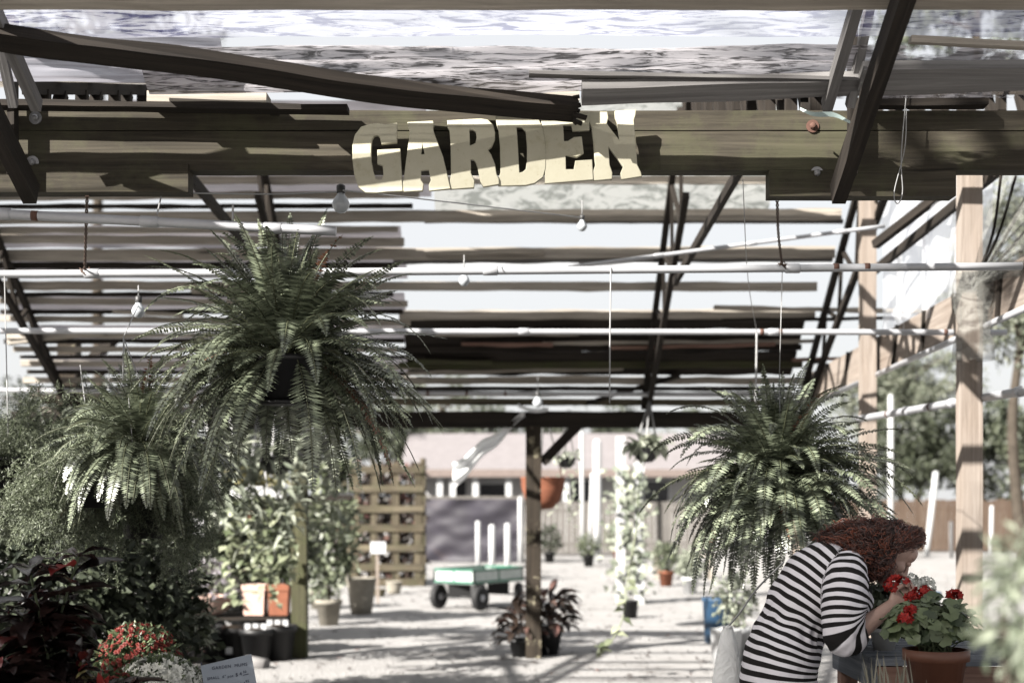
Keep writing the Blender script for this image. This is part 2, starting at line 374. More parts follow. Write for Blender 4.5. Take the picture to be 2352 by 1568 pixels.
    def ball(self, c, r, n=12, m=8, scale=(1, 1, 1), rot=None, mi=0):
        c = V(c); k0 = len(self.v)
        for i in range(m + 1):
            th = math.pi * i / m
            for j in range(n):
                a = 2 * math.pi * j / n
                q = V((math.sin(th) * math.cos(a) * r * scale[0], math.sin(th) * math.sin(a) * r * scale[1], math.cos(th) * r * scale[2]))
                self.v.append(c + (rot @ q if rot is not None else q))
        for i in range(m):
            for j in range(n):
                j2 = (j + 1) % n; a = k0 + i * n
                self.face((a + j, a + n + j, a + n + j2, a + j2), None, mi, True)
        return self
    def leaf(self, b, d, nrm, L, Wd, bend=0.15, mi=0):
        """small folded leaf of four faces"""
        s = d.cross(nrm)
        if s.length < 1e-5: s = d.orthogonal()
        s.normalize(); u = s.cross(d)
        m_ = b + d * (L * .45) - u * (Wd * .12)
        k = self.add(b, m_ + s * (Wd / 2) + u * (Wd * .16), b + d * (L * .96) - u * (L * bend), m_ - s * (Wd / 2) + u * (Wd * .16), m_)
        self.face((k, k + 1, k + 4), None, mi); self.face((k + 4, k + 1, k + 2), None, mi)
        self.face((k, k + 4, k + 3), None, mi); self.face((k + 4, k + 2, k + 3), None, mi)
    def bigleaf(self, b, d, nrm, L, Wd, bend=0.5, mi=0, prof=(0.05, .5, .86, 1, .92, .68, .34, .03), wav=0.06):
        """large curved leaf with a midrib fold"""
        s = d.cross(nrm)
        if s.length < 1e-5: s = d.orthogonal()
        s.normalize(); N = len(prof); p = V(b); k0 = len(self.v); dd = V(d)
        for i, w_ in enumerate(prof):
            u = s.cross(dd).normalized(); hw = w_ * Wd / 2; wv = wav * Wd * math.sin(i * 2.1 + L * 40)
            self.v.extend((p - s * hw + u * (hw * .35 + wv), p, p + s * hw + u * (hw * .35 - wv)))
            p = p + dd * (L / (N - 1)); dd = (dd - u * (bend / (N - 1))).normalized()
        for i in range(N - 1):
            a = k0 + i * 3
            self.face((a, a + 1, a + 4, a + 3), None, mi, True); self.face((a + 1, a + 2, a + 5, a + 4), None, mi, True)
    def quad(self, b, d, s, L, Wd, mi=0):
        k = self.add(b, b + d * (L * .4) + s * (Wd / 2), b + d * L, b + d * (L * .4) - s * (Wd / 2))
        self.face((k, k + 1, k + 2, k + 3), None, mi)
    def sheet(self, fn, nu, nv, mi=0, su=1, sv=1, sm=True):
        k0 = len(self.v)
        for i in range(nu + 1):
            for j in range(nv + 1): self.v.append(V(fn(i / nu, j / nv)))
        for i in range(nu):
            for j in range(nv):
                a = k0 + i * (nv + 1) + j
                self.face((a, a + nv + 1, a + nv + 2, a + 1), [(i / nu * su, j / nv * sv), ((i + 1) / nu * su, j / nv * sv), ((i + 1) / nu * su, (j + 1) / nv * sv), (i / nu * su, (j + 1) / nv * sv)], mi, sm)
        return self
    def mesh(self, name, mats, off=V((0, 0, 0))):
        me = D.meshes.new(name)
        me.from_pydata([tuple(p - off) for p in self.v], [], self.f)
        ul = me.uv_layers.new(name='UVMap')
        flat = [c for f in self.uv for q in f for c in q]
        ul.data.foreach_set('uv', flat)
        me.polygons.foreach_set('use_smooth', self.sm)
        me.polygons.foreach_set('material_index', self.mi)
        for m in mats: me.materials.append(m)
        me.update()
        return me
def mats_of(m): return [M[x] if isinstance(x, str) else x for x in (m if isinstance(m, (list, tuple)) else [m])]
def part(parent, name, mb, mat, label=None):
    """a mesh of its own under its thing or part"""
    off = V(parent.matrix_world.translation) if parent.parent is None else V(parent.get('_o', (0, 0, 0)))
    base = parent
    while base.parent is not None: base = base.parent
    off = V(base.location)
    o = D.objects.new(name, mb.mesh(name, mats_of(mat), off)); COL.objects.link(o); o.parent = parent
    if label: o['label'] = label
    return o
def thing(name, label, cat, loc, group=None):
    o = D.objects.new(name, None); COL.objects.link(o); o.location = loc; o.empty_display_size = .1
    o['label'] = label; o['category'] = cat
    if group: o['group'] = group
    return o
def solo(name, label, cat, mb, mat, group=None, kind=None):
    """a thing that is one mesh, its origin at its base"""
    xs = [p.x for p in mb.v]; ys = [p.y for p in mb.v]; zs = [p.z for p in mb.v]
    off = V(((min(xs) + max(xs)) / 2, (min(ys) + max(ys)) / 2, min(zs)))
    o = D.objects.new(name, mb.mesh(name, mats_of(mat), off)); COL.objects.link(o); o.location = off
    if label: o['label'] = label; o['category'] = cat
    if group: o['group'] = group
    if kind: o['kind'] = kind
    return o
def copy_thing(o, loc, label, group=None):
    c = o.copy(); COL.objects.link(c); c.location = loc; c['label'] = label
    if group: c['group'] = group
    for ch in list(o.children):
        k = ch.copy(); COL.objects.link(k); k.parent = c
        for g in list(ch.children):
            q = g.copy(); COL.objects.link(q); q.parent = k
    return c
def rdir(z0=-1, z1=1):
    z = U(z0, z1); a = U(0, 2 * math.pi); r = math.sqrt(max(0, 1 - z * z))
    return V((r * math.cos(a), r * math.sin(a), z))
def spline(pts, n):
    """Catmull-Rom through pts"""
    pts = [V(p) for p in pts]; q = [pts[0] * 2 - pts[1]] + pts + [pts[-1] * 2 - pts[-2]]; out = []
    for i in range(1, len(q) - 2):
        for k in range(n):
            t = k / n; a, b, c, d = q[i - 1], q[i], q[i + 1], q[i + 2]
            out.append(.5 * ((2 * b) + (c - a) * t + (2 * a - 5 * b + 4 * c - d) * t * t + (3 * b - a - 3 * c + d) * t ** 3))
    out.append(pts[-1]); return out
# ------------------------------------------------------------------ ground
g = MB(); g.sheet(lambda u, v: (-150 + 300 * u, -20 + 320 * v, 0), 2, 2)
go = D.objects.new('ground', g.mesh('ground', [ground_material()])); COL.objects.link(go); go['kind'] = 'structure'
# ------------------------------------------------------------------ shade house
SH = thing('shade_house', 'old open timber shade house with slatted gable roof, lattice trusses and garden beam', 'shade house', (0, 9.0, 0))
ZN = lambda y: 2.75 + 0.47 * (5.3 - y)                 # near roof slope, falling away to the garden beam
NUP = V((0, .47, 1)).normalized()
ZU = lambda y: CAM_H + 0.284 * y                       # middle slope, rising from the garden beam
ZR = lambda y: CAM_H + 0.85 + 0.67 * (13.1 - y)        # rear slope, falling to the eave beam
RUP = V((0, .67, 1)).normalized()
def YR(py): return 9.627 / (0.67 + (YH - py) / F_PX)
def sh(name, mb, m, label=None): return part(SH, name, mb, m, label)
# garden beam: two long boards and its splice blocks
def hb(x0, x1, y0, y1, Yf, d=.087, n=40, jit=.003):
    a, b = P(x0, (y0 + y1) / 2, Yf), P(x1, (y0 + y1) / 2, Yf)
    h = (y1 - y0) * Yf / F_PX; off = V((0, d / 2, 0))
    return MB().bar(a + off, b + off, d, h, n=n, jit=jit)
sh('beam', hb(-980, 3300, 254, 299, 5.30), 'beam'); sh('beam', hb(-980, 3300, 301.5, 391, 5.303), 'beam')
sh('splice_block', hb(-160, 432, 377, 441, 5.294, n=16, jit=.002), 'beam')
sb = hb(1768, 2196, 391, 450, 5.294, n=16, jit=.002)
sh('splice_block', sb, 'beam')
for x in (-3.42, 3.42):
    sh('post', MB().bar((x, 5.42, 0), (x, 5.42, 3.0), .14, .14, up=(0, 1, 0), n=12, jit=.004), 'post')
for px, py in ((25, 277), (79, 269), (72, 371), (1868, 288), (1878, 396)):
    c = P(px, py, 5.285)
    bm_ = MB().lathe(c + V((0, .014, 0)), [(.024, 0), (.024, .004), (.0125, .0042)], 16, axis=(0, -1, 0), sm=False).lathe(c + V((0, .010, 0)), [(.0125, 0), (.0125, .008), (.008, .013), (0, .0145)], 8, axis=(0, -1, 0), sm=False)
    sh('bolt', bm_, 'steel' if px != 1868 else 'rust')
# near roof purlins, laid flat on the slope
def npurlin(y, x0=-3.6, x1=3.6, m='slat', w=.09, h=.042, dz=0, n=40, label=None):
    return sh('purlin', MB().bar((x0, y, ZN(y) + dz), (x1, y, ZN(y) + dz), w, h, up=NUP, n=n, jit=.007), m, label)
npurlin(4.50, m='slat', dz=-.092, w=.05, h=.045)
for y in (4.15, 3.65, 3.15, 2.65, 2.15): npurlin(y)
# sagging broken purlin with a torn end
bp = MB()
pts = spline([P(-300, 20, 4.68), P(30, 92, 4.72), P(500, 150, 4.84), P(900, 212, 4.98), P(1322, 252, 5.115)], 10)
bp.path_bar(pts, .088, .045, NUP, .006)
e = pts[-1]
for k in range(9):
    a = e + V((-.01, U(-.04, .04), U(-.045, .035)))
    bp.bar(a, a + V((U(.015, .05), U(-.01, .01), U(-.02, .01))), U(.008, .02), U(.006, .014), up=NUP)
sh('purlin', bp, 'dark', 'broken sagging purlin with a torn end')
for x0, x1, y0, y1, Yd, m, wd in ((1336, 2700, 214, 168, 4.99, 'grey', .085), (1975, 2800, 176, 168, 4.93, 'grey', .11)):
    sh('purlin', MB().bar(P(x0, y0, Yd), P(x1, y1, Yd), wd, .04, up=NUP, n=24, jit=.006), m)
for x0, y0, x1, y1, Yd, w_, h_, m in ((345, 229, 617, 233, 5.24, .10, .04, 'slat'), (918, 234, 1185, 256, 5.20, .05, .016, 'slat'), (1040, 214, 1330, 214, 5.16, .06, .07, 'slat'),
                                   (1990, 236, 2265, 236, 5.25, .06, .034, 'dark'), (640, 196, 1060, 186, 5.1, .05, .02, 'dark'), (620, 259, 640, 259, 5.28, .06, .012, 'dark'),
                                   (1215, 170, 2010, 186, 4.96, .05, .012, 'grey'), (2090, 93, 2420, 108, 4.80, .035, .02, 'slat'), (330, 177, 560, 180, 5.1, .05, .01, 'slat'), (-200, 238, 800, 252, 5.225, .075, .022, 'dark')):  # the long last board is added to shade the beam top
    sh('loose_board', MB().bar(P(x0, y0, Yd), P(x1, y1, Yd), w_, h_, n=10, jit=.006), m)
def nsheet(x0, x1, y0, y1, dz, m, name, su, sv, amp=.012, tuck=0):
    f = lambda u, v: (x0 + (x1 - x0) * u, y0 + (y1 - y0) * v, ZN(y0 + (y1 - y0) * v) + dz + amp * mnoise.noise(V((u * 9 * (x1 - x0) / 6, v * 7, dz * 30))) + amp * .5 * mnoise.noise(V((u * 26 * (x1 - x0) / 6, v * 16, 3))))
    sh(name, MB().sheet(f, 130, 14, su=su, sv=sv), m)
nsheet(-3.4, 3.4, 4.50, 4.83, .05, 'cloth_clear', 'roof_film', 6.8, .26)
nsheet(-1.30, 1.15, 4.885, 5.10, .062, 'cloth_grey', 'shading_sheet', 2.45, .28, .018)  # lower part of the one film, its shade painted grey
nsheet(1.15, 3.4, 4.885, 5.13, .066, 'cloth_holes', 'shading_sheet', 2.25, .28, .018)  # holes put in to dapple the beam
nsheet(-3.4, -1.0, 4.86, 5.075, .08, 'sheet_lilac', 'roof_film', 2.4, .28)
nsheet(-4.9, 3.4, 1.9, 2.75, .06, 'cloth_holes', 'shading_sheet', 6.8, 1.5)  # unseen cloth added overhead to shade the woman softly
nsheet(-5.2, -2.75, 3.55, 4.42, .065, 'cloth_holes', 'shading_sheet', 2.5, .9)  # unseen piece added to dapple the asparagus ferns
sh('shading_sheet', MB().sheet(lambda u, v: (-8.0 + 11.4 * u, 1.9 - 2.0 * v, ZN(1.9) + .06 - .89 * v), 20, 8, su=7, sv=3), 'cloth_grey')  # unseen cloth added behind the camera to shade the near ground
# near trusses on both bays
for X, s in ((1.20, 1), (-1.77, -1)):
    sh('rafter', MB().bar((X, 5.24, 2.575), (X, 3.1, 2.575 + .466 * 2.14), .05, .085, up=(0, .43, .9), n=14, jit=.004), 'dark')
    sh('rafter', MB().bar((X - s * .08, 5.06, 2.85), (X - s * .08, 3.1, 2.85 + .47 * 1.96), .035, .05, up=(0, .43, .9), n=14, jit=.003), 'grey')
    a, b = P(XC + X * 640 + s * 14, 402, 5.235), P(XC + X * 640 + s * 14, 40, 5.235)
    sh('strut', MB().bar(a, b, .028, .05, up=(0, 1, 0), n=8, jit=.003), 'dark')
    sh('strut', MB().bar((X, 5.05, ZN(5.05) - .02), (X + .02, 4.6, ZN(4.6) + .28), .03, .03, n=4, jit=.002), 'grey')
# middle slope: purlins and the parallel chord trusses seen almost edge-on
for i in range(9):
    y = (5.75 + .42 * i) if i < 7 else (8.85, 9.45)[i - 7]
    sh('purlin', MB().bar((-4.3, y, ZU(y) + .075), (2.9, y, ZU(y) + .075), U(.05, .10), .035, up=(0, -.284, 1), n=12, jit=.006), 'slat' if i % 3 else 'grey')
TX = (-4.05, -1.85, 1.2, 2.62)
for X in TX:
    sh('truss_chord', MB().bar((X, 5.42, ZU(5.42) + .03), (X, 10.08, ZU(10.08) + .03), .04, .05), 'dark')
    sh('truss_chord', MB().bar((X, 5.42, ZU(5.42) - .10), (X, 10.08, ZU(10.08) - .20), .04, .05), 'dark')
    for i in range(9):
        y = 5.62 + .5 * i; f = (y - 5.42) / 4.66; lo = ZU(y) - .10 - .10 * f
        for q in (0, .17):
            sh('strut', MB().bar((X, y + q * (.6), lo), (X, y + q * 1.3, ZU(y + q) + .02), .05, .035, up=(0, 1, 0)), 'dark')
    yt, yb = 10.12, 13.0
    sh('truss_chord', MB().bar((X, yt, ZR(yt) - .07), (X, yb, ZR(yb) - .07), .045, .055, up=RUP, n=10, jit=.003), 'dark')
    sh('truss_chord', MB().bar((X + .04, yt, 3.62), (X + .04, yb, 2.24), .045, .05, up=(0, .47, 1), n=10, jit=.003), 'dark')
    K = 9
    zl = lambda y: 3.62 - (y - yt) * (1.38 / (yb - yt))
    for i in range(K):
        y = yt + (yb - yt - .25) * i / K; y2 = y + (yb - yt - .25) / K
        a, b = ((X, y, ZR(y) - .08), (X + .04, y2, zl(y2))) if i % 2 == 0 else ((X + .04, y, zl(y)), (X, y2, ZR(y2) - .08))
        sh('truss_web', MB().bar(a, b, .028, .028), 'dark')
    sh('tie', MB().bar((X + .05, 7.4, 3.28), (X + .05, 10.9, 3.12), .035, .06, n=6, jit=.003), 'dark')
# rear slope
RS = [(414, 'slat', -4.3, 2.62, .055), (497, 'slat', -4.3, 2.62, .085), (552, 'slat', -4.3, -.8, .06), (583, 'slat', -4.3, 2.62, .09), (657, 'slat', -4.3, 2.62, .07),
      (694, 'slat', -4.3, -.9, .05), (722, 'slat', -.95, 2.62, .075), (736, 'slat', -4.3, -.8, .05), (802, 'slat', -4.3, -.7, .045), (838, 'slat', -4.3, -.7, .05),
      (786, 'slat', .3, 2.62, .03), (852, 'slat', -.9, 1.0, .03), (872, 'slat', -4.3, -.7, .05), (874, 'slat', -.9, 2.62, .06), (922, 'mottled', -4.3, 2.62, .06), (800, 'dark', -.95, 2.6, .05), (838, 'green_post', -.95, 2.6, .06),  # thinnest pale rows here imitate sunlit streaks on the dark boards
      (450, 'slat', -4.3, -.62, .05), (474, 'dark', -4.3, -.7, .03), (528, 'slat', -4.3, -.9, .045), (610, 'dark', -4.3, -.9, .05), (628, 'slat', -4.3, -.95, .05), (676, 'dark', -4.3, -.9, .035), (716, 'dark', -4.3, -.9, .035),  # dark rows from here on stand in for shadow lines under the slats
      (765, 'slat', -4.3, -.9, .06), (783, 'dark', -4.3, -.9, .04), (820, 'dark', -4.3, -.8, .03), (856, 'dark', -4.3, -.8, .035), (892, 'dark', -4.3, 2.6, .04), (906, 'slat', -4.3, 2.6, .035),
      (596, 'grey', -.9, 2.62, .05), (508, 'grey', -.6, 2.62, .03), (940, 'slat', -4.3, -1.2, .05)]
random.seed(17)
for py, m, x0, x1, h in RS:
    y = YR(py); k = U(-.02, .02)
    sh('purlin', MB().bar((x0 + U(-.1, 0), y, ZR(y) + k), (x1 + U(-.12, .04), y, ZR(y) - k), U(.035, .055), h, n=40, jit=.011), m)
for px0, px1, py0, py1, m in ((1640, 2140, 706, 716, 'slat'), (1660, 2080, 736, 730, 'dark'), (1000, 1330, 770, 766, 'slat'), (1060, 1270, 790, 792, 'pink_lit'), (1400, 1780, 800, 790, 'pink_lit'), (950, 1130, 830, 834, 'green_post'), (1330, 1500, 604, 598, 'grey'),
                              (980, 1250, 583, 578, 'slat'), (1820, 1960, 826, 822, 'pink_lit'), (1120, 1400, 868, 866, 'slat'), (1350, 1560, 925, 862, 'dark'), (1400, 1600, 949, 956, 'slat'), (260, 420, 716, 724, 'slat'), (20, 240, 786, 765, 'slat'), (440, 640, 670, 664, 'slat')):
    sh('loose_board', MB().bar(P(px0, py0, YR(py0) - .05), P(px1, py1, YR(py1) - .05), .07, U(.02, .035), n=14, jit=.014), m)
def rsheet(x0, x1, p0, p1, m, name, su, sv, dz=.07, amp=.01):
    y0, y1 = YR(p0), YR(p1)
    f = lambda u, v: (x0 + (x1 - x0) * u, y0 + (y1 - y0) * v, ZR(y0 + (y1 - y0) * v) + dz + amp * mnoise.noise(V((u * 8, v * 5, p0))))
    sh(name, MB().sheet(f, 30, 8, su=su, sv=sv), m)
for k, (a, b) in enumerate(((250, 470), (538, 588), (612, 656), (690, 732), (762, 802), (832, 874))):
    rsheet(-4.35 + .05 * k, (-.62, -.88, -.86, -.9, -.84, -.7)[k], a, b, 'sheet_grey', 'roof_sheet', 3.6, 1, .06 + .006 * (k % 2))
rsheet(-.6, 2.0, 250, 520, 'sheet_mottled', 'roof_sheet', 2.6, 1)
rsheet(-.86, 2.62, 606, 640, 'sheet_white', 'roof_sheet', 3.4, 1)
for a, b, m in ((738, 764, 'dark'), (768, 812, 'dark'), (816, 868, 'dark')):
    y0, y1 = YR(a), YR(b); ym = (y0 + y1) / 2
    ln = math.hypot(y1 - y0, ZR(y0) - ZR(y1))
    sh('roof_board', MB().bar((-.93, ym, ZR(ym) + .035), (2.5, ym, ZR(ym) + .035), ln, .02, up=RUP, n=40, jit=.022), m)
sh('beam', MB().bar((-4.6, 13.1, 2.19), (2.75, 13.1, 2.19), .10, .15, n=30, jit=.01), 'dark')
def post(X, Y, z1, m, w=.14, n=14): sh('post', MB().bar((X, Y, -.05), (X, Y, z1), w, w, up=(0, 1, 0), n=n, jit=.005), m)
post(.197, 13.1, 2.13, 'post_dark'); post(-1.955, 13.1, 2.12, 'green_post'); post(-4.03, 12.95, 2.92, 'post_dark', .17)
post(2.585, 8.04, 3.32, 'post', .115); post(2.60, 10.4, 3.7, 'post', .105); post(2.64, 13.1, 2.12, 'post', .11)
sh('brace', MB().bar(P(1245, 1062, 13.1), P(1345, 958, 13.1), .07, .09, n=8, jit=.01), 'dark')
sh('brace', MB().bar(P(2010, 562, 9.6), P(2168, 440, 9.0), .05, .055, n=8, jit=.004), 'dark')
sh('brace', MB().bar(P(160, 872, 12.95), P(262, 778, 12.6), .07, .08, n=8, jit=.006), 'dark')
# side eave board with a lower rail
fb = MB(); fb.bar((2.70, 5.0, 2.66), (2.70, 13.2, 2.45), .03, .26, n=30, jit=.004); sh('fascia', fb, 'post')
sh('rail', MB().tube([(2.66, 5.2, 2.50), (2.66, 12.8, 2.30)], .02, 8), 'pipe')
for i in range(9):
    y = 6.4 + .72 * i; z = 2.66 - (y - 5) * .0256
    sh('shadow_bar', MB().bar((2.675, y, z - .13), (2.675, y + U(-.12, .12), z + .13), .035, .018, up=(1, 0, 0)), 'dark')  # dark bars imitate truss shadows across the fascia
# plastic curtain between the side posts, net gathered on the nearer one
cu = MB(); cu.sheet(lambda u, v: (2.72 + .03 * math.sin(u * 23) + .02 * math.sin(u * 51 + v * 3), 8.1 + 2.3 * u, 2.62 + 1.35 * v), 60, 8, su=2.3, sv=1.3)
sh('plastic_curtain', cu, 'curtain')
nt_ = MB()
a = P(2236, 655, 7.9)
for k, (bx, by, bY) in enumerate(((2300, 380, 7.6), (2380, 400, 7.4), (2440, 470, 7.2), (2470, 560, 7.0))):
    b = P(bx, by, bY); b2 = P(bx + 90, by + 55, bY - .2)
    f = lambda u, v, b=b, b2=b2: a.lerp(b.lerp(b2, v), u) + V((0, .05 * math.sin(v * 9 + u * 3), .03 * math.sin(u * 5) + .02 * math.sin(v * 14)))
    nt_.sheet(f, 14, 8, su=1, sv=1)
nt_.sheet(lambda u, v: a + V((.10 * math.cos(v * 6.28) * (1 + .2 * math.sin(u * 9 + v * 12)), .10 * math.sin(v * 6.28), -.5 * u + .08)), 10, 16, su=1, sv=2)
sh('shade_net', nt_, 'net')
for k in range(5):
    b = P(2300 + k * 33, 395 + k * k * 9, 7.5)
    sh('net_cord', MB().tube(spline([a, a.lerp(b, .5) + V((.03 - k * .01, 0, -.02)), b], 6), .008, 5), 'dark')
# ------------------------------------------------------------------ letter sign
LT = {
 'G': [[(385,850),(385,975),(290,987),(278,940),(258,926),(236,930),(219,960),(210,1020),(212,1100),(225,1180),(245,1233),(270,1246),(292,1238),(303,1200),(300,1135),(264,1122),(260,1036),(410,1026),(418,1160),(427,1312),(330,1316),(250,1325),(180,1320),(132,1282),(106,1200),(91,1100),(91,1000),(106,930),(150,876),(205,859),(260,855),(310,861)]],
 'A': [[(470,846),(632,838),(641,856),(633,884),(642,915),(700,1080),(736,1225),(752,1292),(614,1306),(612,1272),(626,1240),(609,1160),(553,1166),(551,1240),(568,1262),(565,1307),(429,1312),(431,1280),(441,1235),(456,1100),(478,960),(481,905),(470,870)], [(566,955),(585,1064),(553,1068)]],
 'R': [[(738,831),(960,819),(1010,828),(1045,860),(1058,910),(1055,960),(1035,1005),(1004,1030),(1030,1062),(1055,1130),(1065,1195),(1084,1230),(1084,1262),(980,1275),(965,1240),(946,1150),(930,1104),(912,1090),(890,1092),(890,1190),(914,1240),(914,1284),(756,1293),(753,1260),(765,1200),(762,1000),(755,900),(740,870)], [(880,891),(912,891),(935,906),(940,945),(930,985),(905,1002),(883,1004)]],
 'D': [[(1069,801),(1310,797),(1352,820),(1380,870),(1395,950),(1402,1060),(1402,1150),(1384,1210),(1330,1250),(1270,1263),(1088,1268),(1087,1230),(1100,1180),(1098,1000),(1090,890),(1075,850)], [(1205,866),(1245,870),(1274,900),(1283,1000),(1283,1100),(1275,1160),(1250,1182),(1220,1187),(1210,1000)]],
 'E': [[(1374,813),(1697,771),(1702,888),(1594,892),(1588,852),(1520,853),(1527,972),(1560,968),(1600,945),(1650,938),(1660,1045),(1620,1072),(1536,1055),(1541,1160),(1602,1162),(1610,1106),(1717,1098),(1729,1227),(1404,1250),(1407,1150),(1397,930),(1386,860)]],
 'N': [[(1703,768),(1825,765),(1830,800),(1818,845),(1921,977),(1896,832),(1884,800),(1886,762),(2020,750),(2020,785),(2008,820),(2018,960),(2030,1130),(2055,1178),(2058,1203),(1928,1222),(1925,1180),(1940,1135),(1831,985),(1840,1130),(1860,1180),(1855,1219),(1739,1228),(1733,1180),(1747,1130),(1736,950),(1722,870),(1706,825)]],
}
LY = 5.20
so = P(1142, 440, LY)
SG = thing('letter_sign', 'weathered cream letters reading GARDEN wired across the front of the long beam', 'sign', so)
def curve_mesh(loops, ext, bev, name):
    cu = D.curves.new(name, 'CURVE'); cu.dimensions = '2D'; cu.fill_mode = 'BOTH'; cu.extrude = ext; cu.bevel_depth = bev; cu.bevel_resolution = 1
    for lp in loops:
        s = cu.splines.new('POLY'); s.points.add(len(lp) - 1); s.use_cyclic_u = True
        for i, (x, y) in enumerate(lp): s.points[i].co = (x, y, 0, 1)
    o = D.objects.new(name, cu); COL.objects.link(o)
    me = D.meshes.new_from_object(o.evaluated_get(bpy.context.evaluated_depsgraph_get()))
    D.objects.remove(o); D.curves.remove(cu)
    return me
for ch, loops in LT.items():
    L2 = []
    for lp in loops:
        q = []
        for x, y in lp:
            w_ = P(781 + .3359 * x, .3359 * y, LY) - so; q.append((w_.x + U(-.0012, .0012), w_.z + U(-.0012, .0012)))
        L2.append(q)
    me = curve_mesh(L2, .008, .0025, 'letter')
    dy = U(-.012, .012); rx = U(-.03, .03)
    me.transform(Matrix.Translation((0, dy, 0)) @ Matrix.Rotation(math.radians(90) + rx, 4, 'X'))
    me.materials.append(M['letter'])
    o = D.objects.new('letter', me); COL.objects.link(o); o.parent = SG; o['label'] = 'letter ' + ch
for px, py in ((955, 300), (1100, 300), (1235, 290), (1345, 290), (1395, 285), (900, 420)):
    a = P(px, py, LY + .01); wr = MB().tube([a, a + V((U(-.02, .02), .045, U(.0, .02))), a + V((U(-.03, .03), .095, U(0, .03)))], .0016, 5); part(SG, 'wire', wr, 'wire')
# ribbon caught on the truss
rb = MB(); rb.sheet(lambda u, v: P(1838 + 115 * u, 250 + 28 * u + (v - .5) * 13 * (1 - abs(u - .5)) + 5 * math.sin(u * 7), 5.16 - .02 * math.sin(u * 6)), 14, 2)
solo('ribbon', 'pale green ribbon caught on the beam beside the rusty bolt', 'ribbon', rb, 'ribbon')
# ------------------------------------------------------------------ hanging pipes
def pipe(label, a, b, r, rust=(), sag=.0):
    mb = MB(); N = 16
    mb.tube([a.lerp(b, i / N) + V((0, 0, -sag * math.sin(math.pi * i / N))) for i in range(N + 1)], r, 12)
    t = thing('pipe', label, 'pipe', a.lerp(b, .5), 'galvanised pipes hung below the roof')
    part(t, 'tube', mb, 'pipe')
    for f in (.28, .57, .83):
        c = a.lerp(b, f + U(-.04, .04)) - V((0, 0, sag * .8)); d = (b - a).normalized()
        part(t, 'coupling', MB().tube([c - d * .035, c - d * .03, c + d * .03, c + d * .035], [r * .9, r * 1.22, r * 1.22, r * .9], 12), 'pipe')
    for f in rust:
        c = a.lerp(b, f); d = (b - a).normalized()
        part(t, 'rust_band', MB().tube([c - d * .012, c + d * .012], r * 1.05, 12), 'rust')
    return t
pipe('thick sloping galvanised pipe ending inside the big fern', P(-260, 478, 5.1), P(772, 531, 5.1), .0175, (.33,))
pipe('galvanised pipe the smaller round fern hangs from, with wire wraps', P(-500, 632, 6.3), P(2347, 611, 6.3), .0175, (.85, .875), .004)
pipe('galvanised pipe with rust spots just above the dark roof boards', P(-500, 759, 8.6), P(2312, 763, 8.6), .018, (.80, .815, .95))
pipe('lowest rust-streaked pipe just above the cap of the lichen post', P(-400, 893, 12.7), P(1830, 908, 12.7), .02, (.22, .3, .62, .66, .7))
pipe('pale jointed conduit slanting past the two side posts', P(1972, 962, 10.0), P(2420, 886, 7.2), .024, (.2, .45, .7))
pipe('thin white rod leaning across the bright roof gaps', P(1305, 614, 9.3), P(2032, 519, 9.3), .013)
# ------------------------------------------------------------------ hanging wires
def hwire(label, pts, r=.0025, twist=False, m='wire'):
    mb = MB(); ps = spline(pts, 8)
    if twist:
        for ph in (0, math.pi):
            mb.tube([p + V((math.cos(i * 1.1 + ph) * .004, math.sin(i * 1.1 + ph) * .004, 0)) for i, p in enumerate(spline(pts, 24))], r, 5)
        e = V(pts[-1]); mb.tube([e + V((math.cos(k * .7) * .021, math.sin(k * .7) * .021, U(-.02, .02))) for k in range(28)], r, 5)
    else: mb.tube(ps, r, 5)
    return solo('hanging_wire', label, 'wire', mb, m, 'wires hanging from beam and pipes')
hwire('twisted rusty wire from the big splice block down to a pipe', [P(1785, 462, 5.4), P(1788, 540, 5.9), P(1797, 612, 6.3)], .003, True, 'twig')
hwire('straight pale wire hanging free below a pipe near the roof middle', [P(1403, 614, 6.28), P(1401, 770, 6.28), P(1400, 925, 6.28)], .0035)
hwire('pale rod hanging from the rust-spotted pipe above the smaller fern', [P(1738, 764, 8.55), P(1737, 840, 8.55), P(1735, 925, 8.55)], .006)
hwire('thin pale wire hanging beside the twisted wire, higher up', [P(1706, 412, 5.6), P(1718, 640, 6.9), P(1738, 762, 8.55)], .002)
hwire('dark twisted wire over the lower beam block with broken stub', [P(200, 450, 5.3), P(197, 540, 5.8), P(195, 622, 6.3)], .0032, True, 'twig')
hwire('short pale wire from the lower beam block to the thick pipe', [P(370, 452, 5.25), P(361, 492, 5.12)], .003)
hwire('short white wire stub standing on the thick pipe by fern', [P(535, 470, 5.1), P(534, 518, 5.1)], .004)
lp = [P(2082, 250, 5.2), P(2078, 340, 5.2), P(2054, 440, 5.2), P(2062, 468, 5.2), P(2073, 440, 5.2), P(2070, 360, 5.2), P(2083, 200, 5.2)]
hwire('long pale string loop dangling in front of the big splice block', lp, .0022)
